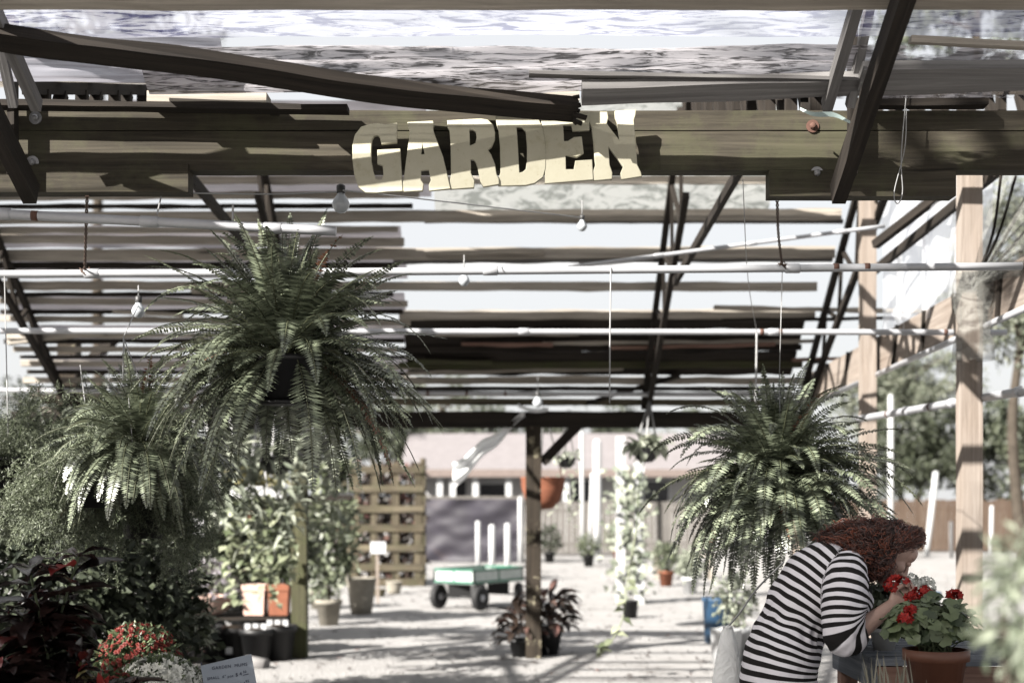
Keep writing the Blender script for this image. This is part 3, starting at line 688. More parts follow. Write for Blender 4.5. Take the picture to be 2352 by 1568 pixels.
# string of lights
SL = thing('string_light', 'string of white bulbs on a pale cord strung under the roof', 'string lights', P(783, 440, 5.35))
ps = [P(-60, 441, 5.36), P(200, 440, 5.38), P(440, 444, 5.4), P(640, 446, 5.45), P(783, 441, 5.5), P(860, 445, 5.6), P(1340, 500, 7.5)]
part(SL, 'cord', MB().tube(spline(ps, 8), .003, 5), 'wire')
for px, py, Y, s in ((783, 470, 5.5, 1.15), (1066, 645, 7.6, 1), (1337, 520, 7.5, .9), (318, 715, 6.2, 1), (1235, 925, 12, 1.4), (250, 905, 8, .7)):
    c = P(px, py, Y); r = .03 * s
    if s != 1.15: part(SL, 'cord', MB().tube([c + V((0, 0, r * 1.9)), P(px, py - 60, Y)], .003, 4), 'wire')
    b = MB().lathe(c, [(0, -r), (r * .55, -r * .85), (r * .95, -r * .25), (r, .1 * r), (r * .8, r * .6), (r * .45, r * 1.1), (r * .42, r * 1.3)], 14)
    bo = part(SL, 'bulb', b, 'bulb')
    part(bo, 'socket', MB().lathe(c, [(r * .46, r * 1.25), (r * .5, r * 1.3), (r * .5, r * 2.1), (r * .2, r * 2.3)], 12), 'socket')
# ------------------------------------------------------------------ ferns
def frond(mb, root, az, el, L, droop, pl=.048, dry=False, N=46):
    d = V((math.cos(az) * math.cos(el), math.sin(az) * math.cos(el), math.sin(el)))
    roll = U(-.5, .5); side0 = V((-math.sin(az), math.cos(az), 0))
    p = V(root); pts = [p.copy()]; ds = L / N; tw = U(-.25, .25)
    for i in range(N):
        s = (i + 1) / N
        d = d + V((tw * .02 * -math.sin(az), tw * .02 * math.cos(az), -droop * ds * (.5 + 1.3 * s))); d.normalize()
        p = p + d * ds; pts.append(p.copy())
        if s < .10: continue
        side = (side0 * math.cos(roll) + d.cross(side0) * math.sin(roll)).normalized()
        w_ = pl * min(1, (s - .06) * 5) * (1 - max(0, s - .35) / .65) ** .75 + .004
        for sg in (-1, 1):
            q = (side * sg + d * .22 + d.cross(side) * U(-.12, .12) + V((0, 0, -.12))).normalized()
            if dry and R() < .35: continue
            mb.quad(p + d * U(0, .004), q, d, w_ * U(.85, 1.15), ds * 1.0, 1 if dry else 0)
    mb.tube(pts[::4] + [pts[-1]], [.0022] * (len(pts[::4])) + [.0006], 3, mi=2, caps=False)
def fern(label, root, Lmax, n, pot_r, pot_h, wires_to, up=1.0, dp=1.0, hide=.0, seed=1, dryn=3, potmat='black', group='hanging fern baskets', N=46):
    random.seed(seed); root = V(root)
    t = thing('hanging_fern', label, 'hanging fern', root - V((0, 0, pot_h)), group)
    mb = MB()
    for i in range(n):
        az_ = i * 2.39996 + U(-.2, .2); k = (i + .5) / n
        if k > .5 and math.sin(az_) < -.55 and R() < hide: continue          # the front of the pot stays bare
        el = math.radians(86 - 128 * k ** .9 + U(-16, 16))
        L = Lmax * U(.62, 1.08) * (.86 if k < .2 else 1)
        r0 = root + V((math.cos(az_), math.sin(az_), 0)) * (pot_r * .8 * k) + V((0, 0, .01))
        frond(mb, r0, az_, el, L, U(.9, 3.6) * dp * (.62 / Lmax), .060 * U(.75, 1.2) * (Lmax / .62) ** .5, i % 37 == 5, N)
    part(t, 'foliage', mb, ['fern', 'dryfern', 'rachis'])
    pb = MB().lathe(root - V((0, 0, pot_h)), [(0, 0), (pot_r * .70, 0), (pot_r * .97, pot_h * .88), (pot_r * 1.05, pot_h * .88), (pot_r * 1.06, pot_h), (pot_r * .92, pot_h), (pot_r * .9, pot_h * .93), (0, pot_h * .93)], 24)
    pb.lathe(root + V((0, 0, -pot_h - .012)), [(0, 0), (pot_r * .8, .0), (pot_r * .84, .012), (0, .011)], 20)
    part(t, 'pot', pb, potmat)
    if wires_to is not None:
        top = V(wires_to); j = root + V((0, 0, min(.42, (top - root).length * .6)))
        j.x += (top.x - root.x) * .4
        for k in range(3):
            a = k * 2.094 + .5
            part(t, 'hanger', MB().tube([root + V((math.cos(a) * pot_r, math.sin(a) * pot_r, -.01)), j], .0022, 5), 'wire')
        part(t, 'hanger', MB().tube([j, top], .0022, 5), 'wire')
    return t
fern('largest hanging fern, long arching dark fronds, dark pot just showing, under the letter sign', P(656, 818, 5.2), .60, 330, .108, .165, P(690, 527, 5.1), seed=3, dp=.9, hide=.85)
fern('round hanging fern just behind the stooping woman, its fronds hiding the pot', P(1785, 1100, 6.3), .60, 320, .11, .16, P(1797, 616, 6.3), seed=5, dryn=2, dp=1.15)
fern('smaller fern hanging low, overlapping the feathery asparagus fern baskets', P(322, 1020, 5.6), .41, 170, .10, .15, P(318, 700, 6.2), seed=8, dryn=1)
# ------------------------------------------------------------------ asparagus ferns
def asparagus(label, root, rx, rz, n, wires_to, seed, mat='asp', lean=(0, 0)):
    random.seed(seed); root = V(root)
    t = thing('asparagus_fern', label, 'hanging plant', root - V((0, 0, .16)), 'feathery asparagus fern baskets')
    mb = MB(); plume = [(U(0, 6.283), math.radians(U(-25, 75)), U(.6, 1.12)) for _ in range(17)]
    for i in range(n):
        q_ = plume[i % 17]; az_ = q_[0] + random.gauss(0, .13); el = q_[1] + random.gauss(0, .12); L = rx * q_[2] * U(.75, 1.05)
        d = V((math.cos(az_) * math.cos(el) + lean[0], math.sin(az_) * math.cos(el), math.sin(el) + lean[1])).normalized()
        p = V(root) + rdir() * .05; N = 24; ds = L / N; pts = [p.copy()]
        for k in range(N):
            d = (d + V((0, 0, -U(2.0, 3.2) * ds * rz)) + rdir() * .10).normalized(); p = p + d * ds; pts.append(p.copy())
            if k < 3: continue
            bl = .075 * (1 - .6 * k / N)
            for sg in range(2):                                  # side branchlets with needles
                q = (rdir() * .9 + d * .35).normalized()
                for m_ in range(5):
                    c = p + q * (bl * (m_ + 1) / 5)
                    for z in range(3):
                        e = (rdir() + q * .7).normalized()
                        mb.quad(c, e, e.cross(rdir()).normalized(), U(.010, .019), .0026)
        mb.tube(pts[::6], .0016, 3, mi=1, caps=False)
    part(t, 'foliage', mb, [mat, 'stem'])
    part(t, 'pot', MB().lathe(root - V((0, 0, .16)), [(0, 0), (.08, 0), (.11, .16), (.12, .16), (.12, .18), (.1, .18), (.09, .15), (0, .15)], 18), 'black')
    if wires_to is not None: part(t, 'hanger', MB().tube([root, V(wires_to)], .0025, 5), 'wire')
asparagus('bright feathery asparagus fern basket below the twisted wire, nearest the fern', P(215, 1075, 5.75), 0.44, 1.0, 185, P(184, 838, 6.0), 21)
asparagus('drooping dark asparagus fern trailing down beside the mossy post side', P(330, 1150, 6.1), .50, 1.7, 160, None, 22)
asparagus('asparagus fern basket half cut off, above the bronze-leaved plant', P(20, 1060, 6.0), .46, 1.3, 165, P(10, 620, 6.3), 23)
# ------------------------------------------------------------------ display bench with bronze plants and mums
def bench(label, x0, x1, y0, y1, z, m, nsl=6, group=None):
    t = thing('bench', label, 'bench', ((x0 + x1) / 2, (y0 + y1) / 2, 0), group)
    for i in range(nsl):
        y = y0 + (y1 - y0) * (i + .5) / nsl
        part(t, 'slat', MB().bar((x0, y, z - .012), (x1, y, z - .012), (y1 - y0) / nsl * .86, .024, n=8, jit=.003), m)
    for x in (x0 + .08, x1 - .08):
        part(t, 'bearer', MB().bar((x, y0 + .01, z - .065), (x, y1 - .01, z - .065), .045, .08), m)
        for y in (y0 + .05, y1 - .05): part(t, 'leg', MB().bar((x, y, 0), (x, y, z - .106), .06, .06, up=(0, 1, 0)), m)
    return t
bench('low grey slatted bench carrying the mums and bronze-leaved plants', -3.0, -1.06, 4.5, 6.6, .55, 'grey', 12)
def pot_mesh(c, r, h, rim=True):
    p = [(0, 0), (r * .72, 0), (r * .95, h * .82)] + ([(r * 1.06, h * .82), (r * 1.07, h), (r * .95, h), (r * .92, h * .9), (0, h * .9)] if rim else [(r, h), (r * .93, h), (r * .9, h * .9), (0, h * .9)])
    return MB().lathe(c, p, 24)
def bronze(label, c, h, nst, seed, mats=('bronze', 'redleaf'), red=.02):
    random.seed(seed); c = V(c)
    t = thing('bronze_plant', label, 'potted plant', c, 'dark bronze-leaved plants on the low bench')
    part(t, 'pot', pot_mesh(c, .10, .15), 'black')
    mb = MB()
    for i in range(nst):
        a = U(0, 6.28); lean = U(.05, .34); H_ = h * U(.7, 1.02)
        b = c + V((U(-.06, .06), U(-.06, .06), .18)); top = c + V((math.cos(a) * lean * H_, math.sin(a) * lean * H_, H_))
        ps = spline([b, b.lerp(top, .5) + V((0, 0, .03)), top], 7)
        mb.tube(ps, .005, 5, mi=2)
        for k in range(3, len(ps)):
            for q in range(2 if k < len(ps) - 1 else 5):
                a2 = k * 1.57 + q * math.pi + U(-.5, .5) if k < len(ps) - 1 else q * 1.26 + U(-.3, .3)
                d = V((math.cos(a2), math.sin(a2), U(.0, .6))).normalized()
                L = U(.13, .21) * (.7 if k == len(ps) - 1 else 1)
                mb.bigleaf(ps[k], d, V((0, 0, 1)) + rdir() * .35, L, L * U(.36, .46), U(.5, 1.2), 1 if R() < red else 0)
        for q in range(3 if R() < .4 else 0):
            d = (V((U(-.5, .5), U(-.5, .5), 1))).normalized(); mb.bigleaf(ps[-1], d, rdir(), U(.05, .08), .03, .2, 1)
    part(t, 'foliage', mb, [mats[0], mats[1], 'stem'])
bronze('tallest bronze-leaved plant with a red young tip, in front of the asparagus ferns', V((P(100, 0, 4.85).x, 4.85, .55)), .70, 6, 31)
bronze('bronze-leaved plant leaning over the small red mums', V((-1.33, 4.68, .55)), .27, 5, 32)
bronze('bronze-leaved plant cut by the picture edge behind the tallest one', V((-2.35, 5.4, .55)), .62, 7, 33)
bronze('lower dark plant with reddish underleaves in front of the bench', V((-1.66, 4.62, .55)), .34, 7, 34, red=.08)
random.seed(40)
def mum(label, c, r, petal, seed, n=210, flat=.62, fr=.016):
    random.seed(seed); c = V(c)
    t = thing('potted_mum', label, 'potted mum', c, 'potted mums on the low bench')
    part(t, 'pot', pot_mesh(c, r * .72, .15), 'brown_pot')
    o = c + V((0, 0, .15)); lf = MB(); fl = MB()
    for i in range(int(n * 3)):
        d = rdir(-.25, 1); rr = r * U(.5, .97); p = o + V((d.x * rr, d.y * rr, d.z * rr * flat + r * .12))
        lf.leaf(p, (d + rdir() * .8).normalized(), rdir(), .045, .022)
    for i in range(n):
        z = U(-.12, 1); a = i * 2.39996; q = math.sqrt(1 - z * z); d = V((math.cos(a) * q, math.sin(a) * q, z))
        rr = r * U(.94, 1.08); p = o + V((d.x * rr, d.y * rr, d.z * rr * flat + r * .12))
        nn = (d + rdir() * .3).normalized(); s = nn.orthogonal().normalized(); u = nn.cross(s)
        f = fr * U(.75, 1.2)
        for lay, (rad, tilt, cnt) in enumerate(((1, .15, 9), (.68, .55, 7), (.38, 1.1, 5))):
            for k in range(cnt):
                aa = 6.283 * (k + .5 * lay) / cnt + U(-.15, .15); e = (s * math.cos(aa) + u * math.sin(aa) + nn * tilt).normalized()
                fl.quad(p, e, e.cross(nn).normalized(), f * rad * 1.25, f * .75)
    part(t, 'foliage', lf, 'geran'); part(t, 'blossom', fl, petal)
mum('domed pot of white mums beside the hand-lettered price card', V((P(366, 0, 5.6).x, 5.6, .55)), .150, 'mumwhite', 41, 360, .75, .019)
mum('dome of dark red mums behind the white ones', V((P(318, 0, 6.25).x, 6.25, .55)), .18, 'mumred', 42, 360, 1.0, .0115)
mum('loose small red mums in front, beside the white dome', V((P(255, 0, 5.3).x, 5.3, .55)), .12, 'mumred', 43, 130, .8, .012)
def coleus(label, c, seed):
    random.seed(seed); c = V(c)
    t = thing('coleus_plant', label, 'potted plant', c)
    part(t, 'pot', pot_mesh(c, .11, .16), 'brown_pot'); mb = MB()
    for i in range(190):
        d = rdir(0, 1); p = c + V((d.x * U(.03, .22), d.y * .16, .17 + d.z * U(.05, .24)))
        q = R(); mb.bigleaf(p, (d + rdir() * .6).normalized(), V((0, 0, 1)) + rdir() * .4, U(.04, .075), U(.025, .042), .4, 1 if q < .16 else 2 if q < .24 else 0)
    part(t, 'foliage', mb, ['bronze', 'yellowleaf', 'redleaf'])
coleus('low plant with yellow-green and red speckled leaves at the bench front', V((-1.75, 4.72, .55)), 51)
coleus('speckled yellow and dark leaved plant beside the bronze ones, at the bench end', V((-1.52, 4.78, .55)), 52)
# ------------------------------------------------------------------ price card
def text_mesh(s, size, shear=.18):
    cu = D.curves.new('t', 'FONT'); cu.body = s; cu.size = size; cu.shear = shear; cu.extrude = .0004; cu.space_character = 1.12
    o = D.objects.new('t', cu); COL.objects.link(o)
    me = D.meshes.new_from_object(o.evaluated_get(bpy.context.evaluated_depsgraph_get()))
    D.objects.remove(o); D.curves.remove(cu); return me
M['card'] = plain('pale_blue_card', (0.46, 0.52, 0.60), 0.7, 0, .04)
M['ink'] = plain('blue_black_ink', (0.03, 0.04, 0.09), 0.6)
CY = 5.25
o0 = P(460, 1520, CY); ex = (P(578, 1509, CY) - o0).normalized(); ez = (P(484, 1620, CY) - o0); ez = V((ez.x, -.05, ez.z)).normalized()
cw = (P(578, 1509, CY) - o0).length; chh = .215
CD = thing('price_card', 'pale blue hand-lettered price card for garden mums propped by the white dome', 'sign', o0 + ez * chh)
nrm = ex.cross(-ez).normalized()
cb = MB(); cb.bar(o0 + ex * cw / 2, o0 + ex * cw / 2 + ez * chh, cw, .004, up=nrm)
part(CD, 'card', cb, 'card')
eb = MB()
for f in (.012, .988): eb.bar(o0 + ex * cw * f + nrm * -.0035, o0 + ex * cw * f + ez * chh + nrm * -.0035, .004, .003, up=nrm)
part(CD, 'card_edge', eb, 'ink')
part(CD, 'stake', MB().bar(o0 + ex * cw * .5 + nrm * .008 + ez * .1, o0 + ex * cw * .5 + nrm * .008 + ez * .52, .02, .008, up=nrm), 'post')
for s, sz, fx, fy, rot in (('GARDEN  MUMS', .0165, .20, .033, .03), ('SMALL  6"', .0145, .08, .070, .05), ('pot', .0145, .475, .068, .05), ('$', .018, .63, .066, .06), ('4', .018, .71, .064, .06), ('50', .012, .785, .056, .04), ('10"', .0155, .24, .111, .06), ('pot', .0155, .415, .109, .06), ('$', .018, .60, .106, .06), ('14', .020, .68, .104, .06), ('95', .013, .80, .092, .04)):
    if fy > .14: continue
    me = text_mesh(s, sz); o = o0 + ex * (cw * fx) + ez * fy
    ax = (ex * math.cos(rot) - ez * math.sin(rot)).normalized(); ay = -(ez * math.cos(rot) + ex * math.sin(rot)).normalized(); az_ = ax.cross(ay).normalized()
    if az_.y > 0: az_ = -az_
    mt = Matrix((ax, ay, az_)).transposed().to_4x4(); mt.translation = o + az_ * .0035 - CD.location
    me.transform(mt); me.materials.clear(); me.materials.append(M['ink'])
    ob = D.objects.new('lettering', me); COL.objects.link(ob); ob.parent = CD
un = MB()
for fx, fy in ((.78, .064), (.78, .101)): un.bar(o0 + ex * cw * fx + ez * fy - nrm * -.0, o0 + ex * cw * (fx + .11) + ez * (fy - .003), .0016, .009, up=nrm)
part(CD, 'underline', un, 'ink')
# ------------------------------------------------------------------ the stooping woman
PY = 5.5
def voxel(mb, vox, it, name):
    me = mb.mesh(name, []); o = D.objects.new(name, me); COL.objects.link(o)
    r = o.modifiers.new('r', 'REMESH'); r.mode = 'VOXEL'; r.voxel_size = vox; r.use_smooth_shade = True
    s = o.modifiers.new('s', 'SMOOTH'); s.factor = .5; s.iterations = it
    m2 = D.meshes.new_from_object(o.evaluated_get(bpy.context.evaluated_depsgraph_get()))
    D.objects.remove(o); D.meshes.remove(me); return m2
def eloft(mb, pts, ra, rb, n=28):
    """closed elliptical loft: ra in the plane of the bend, rb across it"""
    pts = [V(p) for p in pts]; N = len(pts); k0 = len(mb.v)
    for i, p in enumerate(pts):
        d = (pts[min(i + 1, N - 1)] - pts[max(i - 1, 0)]).normalized(); a = d.cross(V((0, 1, 0))).normalized(); b = d.cross(a)
        for j in range(n):
            t = 2 * math.pi * j / n; mb.v.append(p + a * (math.cos(t) * ra[i]) + b * (math.sin(t) * rb[i]))
    for i in range(N - 1):
        for j in range(n):
            j2 = (j + 1) % n; q = k0 + i * n
            mb.face((q + j, q + j2, q + n + j2, q + n + j))
    mb.face(tuple(k0 + j for j in range(n))[::-1]); mb.face(tuple(k0 + (N - 1) * n + j for j in range(n)))
def chain(mb, pts, rs, n=14):
    """tapering limb with round ends"""
    pts = [V(p) for p in pts]
    d0 = (pts[0] - pts[1]).normalized(); d1 = (pts[-1] - pts[-2]).normalized()
    P_ = [pts[0] + d0 * rs[0] * .85] + [pts[0] + d0 * rs[0] * .5] + pts + [pts[-1] + d1 * rs[-1] * .5] + [pts[-1] + d1 * rs[-1] * .85]
    R_ = [rs[0] * .4, rs[0] * .84] + list(rs) + [rs[-1] * .84, rs[-1] * .4]
    mb.tube(P_, R_, n)
def lin(a, n):
    out = []
    for i in range(len(a) - 1):
        for k in range(n): out.append(a[i] + (a[i + 1] - a[i]) * k / n)
    return out + [a[-1]]
random.seed(60)
WM = thing('person', 'red-haired woman in a black and white striped dress bending to smell red flowers', 'person', (1.03, PY, 0))
sp_px = [(1806, 1775), (1797, 1690), (1789, 1600), (1791, 1525), (1822, 1436), (1858, 1374), (1893, 1330), (1926, 1298), (1955, 1280)]
spine = spline([P(x, y, PY) for x, y in sp_px], 5)
ra = lin([.165, .158, .150, .146, .136, .148, .152, .120, .070], 5); rb = lin([.215, .205, .195, .185, .158, .168, .182, .165, .078], 5)
HC = P(2045, 1263, PY); HU = V((.72, 0, .69)).normalized(); HF = V((.69, 0, -.72)).normalized(); HS = V((0, 1, 0))
HR = Matrix((HF, HS, HU)).transposed()
shR, elR, wrR = P(1938, 1306, 5.34), P(1934, 1474, 5.25), P(2046, 1392, 5.31)
shL, elL, wrL = P(1948, 1310, 5.68), P(1938, 1470, 5.74), P(2036, 1412, 5.66)
bd = MB()
eloft(bd, spine[10:], [x * .84 for x in ra[10:]], [x * .88 for x in rb[10:]])
chain(bd, [P(1948, 1284, PY), P(1985, 1275, PY), HC - HU * .06 - HF * .02], [.062, .055, .05])
bd.ball(HC + HU * .022 - HF * .008, 1, 20, 14, (.094, .074, .092), HR)
bd.ball(HC + HF * .034 - HU * .045, 1, 20, 14, (.056, .058, .070), HR)
bd.ball(HC + HF * .062 - HU * .098, .024, 12, 8, (1, 1.1, .9), HR)
bd.ball(HC + HF * .066 + HU * .035, 1, 14, 8, (.026, .055, .04), HR)
chain(bd, [HC + HF * .086 + HU * .012, HC + HF * .104 - HU * .018, HC + HF * .110 - HU * .030], [.007, .010, .0125], 10)
for s in (-1, 1):
    bd.ball(HC + HF * .098 - HU * .033 + HS * (s * .010), .0085, 8, 6)
    bd.ball(HC + HS * (s * .073) - HU * .005, 1, 10, 8, (.022, .008, .032), HR)
    bd.ball(HC + HF * .06 - HU * .025 + HS * (s * .036), .026, 10, 8)
bd.ball(HC + HF * .084 - HU * .062, 1, 10, 6, (.012, .024, .011), HR)
for sh_, el_, wr_, s in ((shR, elR, wrR, -1), (shL, elL, wrL, 1)):
    up_ = sh_.lerp(el_, .5); fo = el_.lerp(wr_, .35)
    chain(bd, [sh_, up_, el_, fo, el_.lerp(wr_, .75), wr_], [.050, .045, .038, .040, .030, .026])
    hd = (wr_ - el_).normalized(); pc = wr_ + hd * .045
    side = hd.cross(V((0, 1, 0))).normalized()                    # up-left of the forearm
    hrot = Matrix((hd, V((0, 1, 0)), side)).transposed()
    bd.ball(pc, 1, 14, 10, (.050, .022, .040), hrot)
    fl_ = (1.0, 1.08, 1.0, .82)
    for i in range(4):
        k = pc + hd * .040 + side * (.030 - .0195 * i) + V((0, s * .004, 0)); f = fl_[i]
        p1 = k + hd * (.026 * f) + V((0, -s * .014 * f, 0)) * .6; p2 = p1 + hd * .004 + V((0, -s * .026 * f, 0)) * -1 * .9; p3 = p2 - hd * (.018 * f) + V((0, -s * .010, 0)) * -1
        chain(bd, [k, p1, p2, p3], [.0105, .0098, .0088, .0075], 8)
    tb = pc + side * .030 - hd * .012
    chain(bd, [tb, tb + side * .012 + hd * .022 + V((0, -s * .012, 0)) * -1, tb + side * .012 + hd * .048 + V((0, -s * .022, 0)) * -1], [.0125, .011, .0088], 8)
for s in (-1, 1):
    hp = P(1797, 1570, PY) + V((0, s * .085, 0)); kn = V((1.10, PY + s * .10, .46)); an = V((1.03, PY + s * .10, .075))
    chain(bd, [hp, hp.lerp(kn, .5), kn, kn.lerp(an, .35), an], [.088, .074, .056, .054, .036])
    chain(bd, [an + V((-.02, 0, -.035)), an + V((.07, 0, -.045)), an + V((.155, s * .01, -.053))], [.036, .032, .021])
me = voxel(bd, .0042, 4, 'person_body'); me.transform(Matrix.Translation(-WM.location)); me.materials.append(M['skin'])
o = D.objects.new('body', me); COL.objects.link(o); o.parent = WM
for s in (-1, 1):
    part(WM, 'eyelid', MB().ball(HC + HF * .079 + HU * .008 + HS * (s * .031), .0122, 12, 8), 'skin')
    part(WM, 'eyebrow', MB().tube([HC + HF * .086 + HU * .030 + HS * (s * .012), HC + HF * .085 + HU * .034 + HS * (s * .03), HC + HF * .072 + HU * .030 + HS * (s * .05)], [.003, .0035, .002], 6), 'hair')
part(WM, 'lips', MB().ball(HC + HF * .090 - HU * .056, 1, 12, 6, (.009, .021, .0065), HR).ball(HC + HF * .088 - HU * .067, 1, 12, 6, (.010, .018, .007), HR), 'lip')
# dress: torso and sleeves in one surface, stripe coordinate along each
dr = MB(); eloft(dr, spine, ra, rb)
slv = []
for pts, rs in (([P(1946, 1296, 5.40), P(1944, 1335, 5.325), P(1938, 1400, 5.28), P(1936, 1462, 5.255), P(1955, 1466, 5.265), P(1974, 1448, 5.28)], [.072, .086, .084, .072, .060, .050]),
                ([P(1946, 1296, 5.60), P(1946, 1335, 5.675), P(1942, 1400, 5.71), P(1940, 1460, 5.735), P(1955, 1462, 5.725), P(1972, 1446, 5.71)], [.072, .084, .082, .070, .060, .050])):
    q = spline(pts, 5); dr.tube(q, lin(rs, 5), 20); slv.append((q, lin(rs, 5)))
dr.ball(P(1962, 1372, PY), 1, 16, 10, (.07, .12, .085))
me = voxel(dr, .0062, 3, 'dress')
def along(p, pts, rs):
    acc = 0; c = []
    for i in range(len(pts) - 1):
        a, b = pts[i], pts[i + 1]; ab = b - a; l2 = ab.length_squared
        t = max(0, min(1, (p - a).dot(ab) / l2)); d = (p - a - ab * t).length
        c.append((d, acc + t * math.sqrt(l2), rs[i])); acc += math.sqrt(l2)
    m_ = min(c); w_ = [math.exp(-(q[0] ** 2 - m_[0] ** 2) / .0018) for q in c]; W_ = sum(w_)
    return (m_[0] / m_[2], sum(x * q[1] for x, q in zip(w_, c)) / W_)
vals = []
rt = [(a + b) / 2 for a, b in zip(ra, rb)]; waist_s = sum((spine[i + 1] - spine[i]).length for i in range(20))
for v in me.vertices:
    p = v.co; b = along(p, spine, rt); s = b[1]
    s += .006 * mnoise.noise(p * 14) * math.exp(-((s - waist_s) / .10) ** 2) * 2 + .003 * mnoise.noise(p * 6)
    for q, rs in slv:
        c = along(p, q, rs)
        if c[0] < b[0] * .93: b = c; s = c[1] + .012 + .0025 * mnoise.noise(p * 8)
    vals.append(s)
wn = [v.normal.copy() for v in me.vertices]
for v, s, n_ in zip(me.vertices, vals, wn):
    p = v.co; g1 = math.exp(-((s - waist_s) / .035) ** 2)
    v.co = p + n_ * (.006 * mnoise.noise(V((p.x * 9 + p.z * 7, p.y * 9, p.z * 15))) + .004 * mnoise.noise(p * 26) - g1 * (.010 + .006 * math.sin(p.y * 150 + p.x * 90)))
at = me.attributes.new('stripe', 'FLOAT', 'POINT'); at.data.foreach_set('value', vals)
me.transform(Matrix.Translation(-WM.location)); me.materials.append(M['stripe'])
o = D.objects.new('dress', me); COL.objects.link(o); o.parent = WM
# hair: a soft mass and many curls over it
hm = MB()
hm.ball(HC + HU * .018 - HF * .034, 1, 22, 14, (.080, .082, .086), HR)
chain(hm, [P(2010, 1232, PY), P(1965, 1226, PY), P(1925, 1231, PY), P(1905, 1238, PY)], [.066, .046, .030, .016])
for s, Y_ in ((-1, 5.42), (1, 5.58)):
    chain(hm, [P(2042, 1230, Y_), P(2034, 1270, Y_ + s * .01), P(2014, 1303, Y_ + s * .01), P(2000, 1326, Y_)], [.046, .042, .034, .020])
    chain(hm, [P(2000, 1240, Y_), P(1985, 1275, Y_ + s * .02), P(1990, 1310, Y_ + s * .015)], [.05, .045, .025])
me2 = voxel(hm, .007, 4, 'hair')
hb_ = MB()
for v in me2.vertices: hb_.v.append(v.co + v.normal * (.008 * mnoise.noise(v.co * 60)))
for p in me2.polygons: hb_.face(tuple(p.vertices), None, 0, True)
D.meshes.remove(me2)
hsurf = [(V(v), 0) for v in hb_.v]; hnorm = {}
def curl(pts, r, amp, turns):
    ps = spline(pts, 7); ph = U(0, 6.28); out = []
    for i, p in enumerate(ps):
        t = i / (len(ps) - 1); d = (ps[min(i + 1, len(ps) - 1)] - ps[max(i - 1, 0)]).normalized(); s = d.orthogonal().normalized(); u = d.cross(s)
        if XC + p.x / p.y * F_PX > 2056 and YH - (p.z - CAM_H) / p.y * F_PX > 1268: return     # keeps the face clear
        a = ph + t * turns * 6.28; out.append(p + s * (math.cos(a) * amp * (.3 + t)) + u * (math.sin(a) * amp * (.3 + t)))
    hb_.tube(out, [r] * (len(out) - 1) + [r * .4], 4, mi=1)
for i in range(2300):
    d = rdir(); st = HC + HU * .018 - HF * .034 + HR @ V((d.x * .082, d.y * .084, abs(d.z) * .088 - .01))
    yo = st.y - PY
    f = R()
    if f < .55:        # swept back over the neck
        e = P(U(1888, 1975), U(1230, 1258), PY + yo * .9); mid = P(U(1965, 2005), U(1214, 1262), PY + yo * 1.05 + U(-.02, .02))
        curl([st, mid, e], U(.0007, .0017), U(.006, .014), U(2.5, 5))
    elif f < .86:      # falling beside the face
        s = -1 if R() < .65 else 1
        e = P(U(1990, 2058), U(1298, 1340), PY + s * U(.06, .11)); mid = P(U(2010, 2064), U(1255, 1290), PY + s * U(.085, .115))
        curl([HC + HU * U(.06, .12) + HS * (s * U(.02, .08)) + HF * U(-.03, .06), mid, e], U(.0007, .0016), U(.006, .013), U(2.5, 5))
    else:              # front curls over the brow
        e = P(U(2078, 2116), U(1212, 1258), PY + U(-.07, .07)); a = HC + HU * U(.085, .108) + HF * U(-.03, .05) + HS * U(-.05, .05)
        curl([a, a.lerp(e, .5) + HU * .02 + HF * .012, e], U(.0007, .0016), U(.006, .013), U(2, 4))
nrm_of = [V((0, 0, 0)) for _ in hsurf]
for f in hb_.f:
    if len(f) == 4 and max(f) < len(hsurf):
        n_ = (hb_.v[f[2]] - hb_.v[f[0]]).cross(hb_.v[f[3]] - hb_.v[f[1]])
        for q in f: nrm_of[q] = nrm_of[q] + n_
cen = HC + HU * .018 - HF * .034
for i in range(2600):
    k = random.randrange(len(hsurf)); p = hsurf[k][0]; n_ = nrm_of[k]
    if n_.length < 1e-9 or (p - cen).dot(HF) > .052: continue
    n_ = n_.normalized(); back = (p - cen).dot(HU) < -.02 and p.x < HC.x - .03
    f = (V((-1, 0, .02)) if back else (V((0, 0, -1)) * .8 - HU * .5 + V((-.25, 0, 0)))) + rdir() * .35
    f = (f - n_ * f.dot(n_)).normalized(); L_ = U(.04, .085)
    curl([p - n_ * .004, p + n_ * .010 + f * L_ * .35, p + n_ * .010 + f * L_ * .7 - n_ * .004, p + f * L_ + n_ * U(-.004, .012)], U(.0008, .0018), U(.004, .009), U(1.2, 3))
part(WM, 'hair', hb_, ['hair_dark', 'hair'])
# handbag
HB_ = thing('handbag', 'white handbag on a thin chain hanging behind the stooping woman', 'handbag', P(1672, 1640, 5.72))
hbm = MB(); c0 = P(1672, 1530, 5.72)
hbm.sheet(lambda u, v: c0 + V(((.5 - abs(v - .5)) * .0 + math.cos(u * 6.283) * (.018 + .062 * v ** .7), math.sin(u * 6.283) * (.012 + .03 * v), .16 - .34 * v + .006 * math.sin(u * 19))), 28, 10)
hbm.lathe(c0 + V((0, 0, .155)), [(0.0, .012), (.01, .008), (.016, 0)], 20)
part(HB_, 'body', hbm, 'whitecloth')
part(HB_, 'strap', MB().tube(spline([P(1664, 1448, 5.72), P(1700, 1405, 5.75), P(1738, 1352, 5.75), P(1800, 1290, 5.70)], 14), .004, 5), 'wire')
